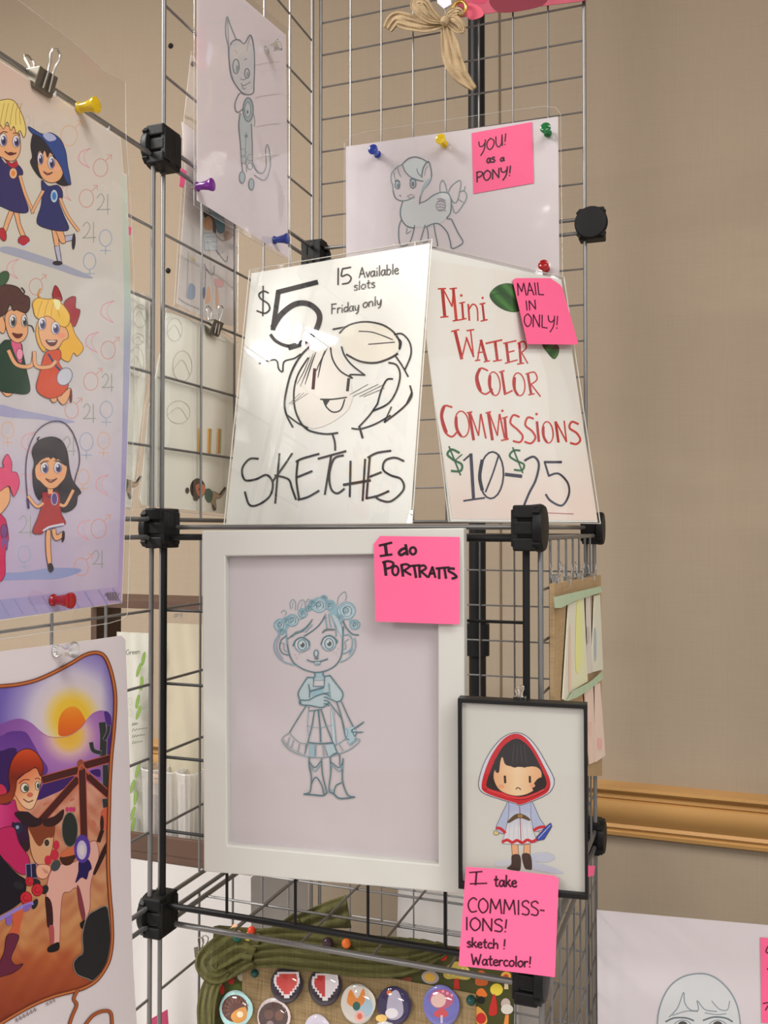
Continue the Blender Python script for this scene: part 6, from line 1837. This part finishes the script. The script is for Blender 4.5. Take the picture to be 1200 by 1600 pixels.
def art(k, x, y, r):
    k.ell(x, y, r, r, (206, 190, 190)); k.ell(x - 1, y, r * 0.88, r * 0.9, (84, 66, 62)); k.ell(x - 8, y - 4, r * 0.28, r * 0.3, (112, 84, 76)); k.ell(x + 8, y - 2, r * 0.26, r * 0.3, (118, 84, 70)); k.ell(x - 6, y + 12, r * 0.22, r * 0.24, (150, 130, 130))
button('round button with a dark brown furry face, lower left of the burlap', 428, 1589, 27, art, (206, 196, 198))
button('pale violet button cut off by the bottom edge under the pixel hearts', 496, 1608, 21, lambda k, x, y, r: (k.ell(x, y, r, r, (206, 200, 214)), k.ell(x, y + 4, r * 0.7, r * 0.6, (140, 120, 150))), (206, 200, 214))
def art(k, x, y, r):
    k.ell(x, y, r, r, (206, 200, 192)); k.ell(x + 8, y + 6, r * 0.55, r * 0.6, (166, 190, 206)); k.fill([(x - 18, y - 4), (x - 12, y - 22), (x - 2, y - 8), (x + 8, y - 24), (x + 10, y - 4), (x, y + 6), (x - 12, y + 4)], (216, 132, 52)); k.ell(x - 3, y + 4, 6, 7, (44, 92, 84)); k.ell(x + 2, y + 20, 8, 9, (226, 176, 166)); k.ell(x + 2, y + 20, 4, 5, (206, 110, 90))
button('round button with an orange fox on pale blue', 560, 1568, 28, art, (206, 202, 196))
def art(k, x, y, r):
    k.ell(x, y, r, r * 1.08, (52, 44, 82)); k.fill([(x - 12, y + 6), (x - 8, y - 16), (x + 4, y - 24), (x + 12, y - 8), (x + 14, y + 12), (x + 4, y + 22), (x - 10, y + 20)], (176, 170, 190)); k.ell(x - 4, y + 12, 10, 8, (226, 222, 226)); k.ell(x - 20, y + 20, 9, 6, (226, 190, 110)); k.ell(x - 8, y - 20, 4, 4, (206, 110, 60))
button('round dark blue button with a grey and white penguin', 616, 1571, 27, art, (58, 50, 86))
def art(k, x, y, r):
    k.ell(x, y, r, r, (112, 112, 184)); k.ell(x, y - 10, r * 0.66, r * 0.55, (186, 92, 120)); k.ell(x - 5, y - 8, r * 0.42, r * 0.4, (226, 190, 180)); k.fill([(x - 12, y + 12), (x, y + 4), (x + 10, y + 12), (x + 6, y + 18), (x - 8, y + 18)], (206, 76, 84)); k.seg((x, y + 16), (x, y + 27), 3.5, (206, 196, 206))
    for i in range(5):
        k.ell(x - 12 + i * 7, y - 22 + abs(i - 2) * 3, 2.2, 2.2, (226, 160, 180))
button('round violet button with a pink-haired child holding a mushroom', 690, 1571, 29, art, (120, 120, 186))
button('white button cut off by the bottom edge below the penguin', 603, 1612, 17, lambda k, x, y, r: (k.ell(x, y, r, r, (214, 212, 214)), k.ell(x, y + 5, r * 0.6, r * 0.6, (176, 170, 180))), (214, 212, 214))

# ================================================================== BURLAP CARD HANGER on the right side
plE = plane_a(q + 0.0095)
hang = thing('card_hanger', 'burlap-covered hanger with strips of cards, clipped to the right side of the rack', 'card display', plE.hit(905, 1050))
HB = (850, 870, 4.32)
def hb(pts): return [(850 + x / 4.32, 870 + y / 4.32) for x, y in pts]
M_TAN = woven('tan_burlap_board', col(170, 146, 112), col(144, 119, 86), 800, 800, 0.4)
mb = MB(); mb.prism([plE.hit(x, y) for x, y in hb([(68, 182), (385, 125), (392, 1480), (75, 1480)])], -plE.n * 0.004); mb.build('burlap_board', M_TAN, hang)
M_TAPE = mat('mint_paper_tape', col(162, 180, 152), 0.6, noise=0.12, nscale=60)
for i, pts in enumerate(([(66, 272), (380, 198), (388, 238), (200, 300), (110, 345), (72, 345)], [(195, 905), (300, 850), (392, 775), (396, 820), (300, 900), (215, 950), (150, 975)])):
    mb = MB(); mb.prism([plE.hit(x, y, 0.0045) for x, y in hb(pts)], plE.n * 0.0008); mb.build('tape_band', M_TAPE, hang)
plX = plE.shift(0.0012)
for nm, base, pts, ink in (('card', col(206, 204, 186), [(160, 320), (205, 300), (190, 940), (150, 975), (120, 960)], ((210, 176, 158), [(172, 500), (180, 500), (182, 880), (165, 880)])),
                           ('card', col(210, 210, 176), [(205, 290), (262, 280), (288, 840), (190, 900)], ((208, 208, 140), [(220, 330), (246, 330), (256, 700), (214, 760)])),
                           ('card', col(200, 194, 186), [(280, 275), (305, 265), (320, 780), (290, 790)], ((180, 172, 166), [(290, 480), (305, 480), (308, 560), (292, 580)])),
                           ('card', col(206, 206, 188), [(335, 262), (372, 256), (392, 760), (316, 780)], ((160, 170, 176), [(338, 500), (352, 500), (354, 680), (340, 690)])),
                           ('card', col(214, 190, 176), [(268, 900), (325, 870), (345, 1380), (300, 1400)], ((212, 178, 166), [(300, 1120), (320, 1120), (322, 1200), (306, 1200)])),
                           ('card', col(218, 196, 184), [(340, 860), (372, 850), (408, 1340), (346, 1384)], ((216, 168, 160), [(362, 1230), (388, 1230), (392, 1290), (366, 1300)]))):
    mb = MB(); mb.prism([plX.hit(x, y, 0.0002) for x, y in hb(pts)], plX.n * 0.0012)
    cd = sub(mb, 'hanging_card', mat('card_%d' % pts[0][0], base, 0.45), hang, hang)
    k = Ink(plX, HB, 0.0016); k.fill(ink[1], ink[0]); k.build('printed_mark', cd, hang)
for lab, x, y in (('nickel clip at the left end of the burlap card hanger', 868, 903), ('second nickel clip from the left on the burlap card hanger', 887, 905), ('third nickel clip from the left on the burlap card hanger', 906, 899), ('nickel clip at the right end of the burlap card hanger', 925, 899)):
    binder_clip(lab, plE.hit(x, y + 2, -0.002), Z, U, 0.0125, M_CLIPSTEEL, 'nickel clips on the card hanger', spread=0.12)

# ================================================================== SKETCH PAPER in a clear stand, lower right
plR = plane_yaw(at(1000, 1450, 1.03), 16.5)
ptsR = [(932.5, 1422), (1100, 1437), (1236, 1449), (1238, 1750), (935, 1735)]
sr = thing('pencil_sketch', 'white sheet with a pencil-drawn face in a clear stand at lower right', 'sketch', quad_mid(plR, [ptsR[3], ptsR[4]]))
paper(sr, 'sheet', plR, ptsR, M_PAPERB)
k = Ink(plR, (880, 1380, 3.75))
k.gain = 0.80
gc = (136, 148, 156)
k.fill([(560, 780), (575, 700), (620, 612), (700, 552), (800, 532), (880, 552), (960, 612), (1010, 690), (1035, 800), (1030, 1000), (560, 1000)], (208, 210, 212))
k.line([(545, 1100), (550, 850), (568, 720), (620, 612), (700, 550), (800, 530), (880, 548), (955, 608), (1008, 690), (1035, 800), (1045, 1000), (1040, 1100)], 2.2, gc)
k.line([(620, 785), (670, 730), (705, 640), (712, 700), (745, 742), (792, 742), (785, 688), (830, 740), (900, 752)], 1.8, gc); k.line([(870, 690), (915, 738), (962, 742), (975, 690)], 1.6, gc); k.line([(640, 775), (720, 750), (790, 752)], 1.6, gc); k.line([(830, 760), (900, 770), (955, 765)], 1.6, gc)
k.line([(600, 812), (650, 790), (720, 790), (765, 806)], 2.6, (104, 116, 122)); k.line([(820, 804), (880, 785), (950, 790), (992, 812)], 2.6, (104, 116, 122))
for x in (700, 905):
    k.ell(x, 850, 56, 48, (206, 208, 212), gc, 1.6); k.ell(x, 846, 34, 38, (84, 80, 76))
k.line([(780, 960), (800, 975), (820, 960)], 1.4, gc); k.line([(740, 1040), (800, 1058), (860, 1040)], 1.6, gc); k.line([(600, 900), (640, 1020), (800, 1130), (960, 1020), (1000, 900)], 1.8, gc)
k.build('pencil_drawing', sr)
nn = note('pink sticky note cut off by the right edge, on the hooded face sketch', plR.shift(0.001), [(1188, 1465), (1262, 1471), (1270, 1604), (1190, 1598)], (880, 1380, 3.75),
          lambda k: (k.line([(1200, 370), (1188, 400), (1205, 412)], 1.8, INKC), k.line([(1196, 500), (1210, 520)], 1.8, INKC), k.line([(1170, 705), (1200, 700)], 1.8, INKC, False), k.line([(1185, 745), (1205, 715), (1210, 750)], 1.8, INKC)))
st = thing('sign_stand', 'clear acrylic stand that holds the hooded face sketch on the table', 'stand', V3(((plR.hit(1085, 1742)).x, (plR.hit(1085, 1742)).y, G0.z + HT)))
mb = MB()
corn = [plR.hit(x, y, -0.0012) for x, y in [(932.5, 1422), (1236, 1449), (1238, 1750), (935, 1735)]]
bz = G0.z + HT + 0.001
c2, c3 = V3((corn[2].x, corn[2].y, bz)), V3((corn[3].x, corn[3].y, bz))
mb.prism([corn[0], corn[1], c2, c3], -plR.n * 0.0015); mb.build('back_sheet', M_CLEARPL, st)
mb = MB(); mb.prism([c3, c2, c2 + plR.n * 0.07, c3 + plR.n * 0.07], Z * 0.002); mb.build('foot', M_CLEARPL, st)
mb = MB(); mb.prism([c3 + Z * 0.002, c2 + Z * 0.002, V3((corn[2].x, corn[2].y, corn[2].z + 0.004)), V3((corn[3].x, corn[3].y, corn[3].z + 0.004))], plR.n * 0.0035); mb.build('front_lip', M_CLEARPL, st)
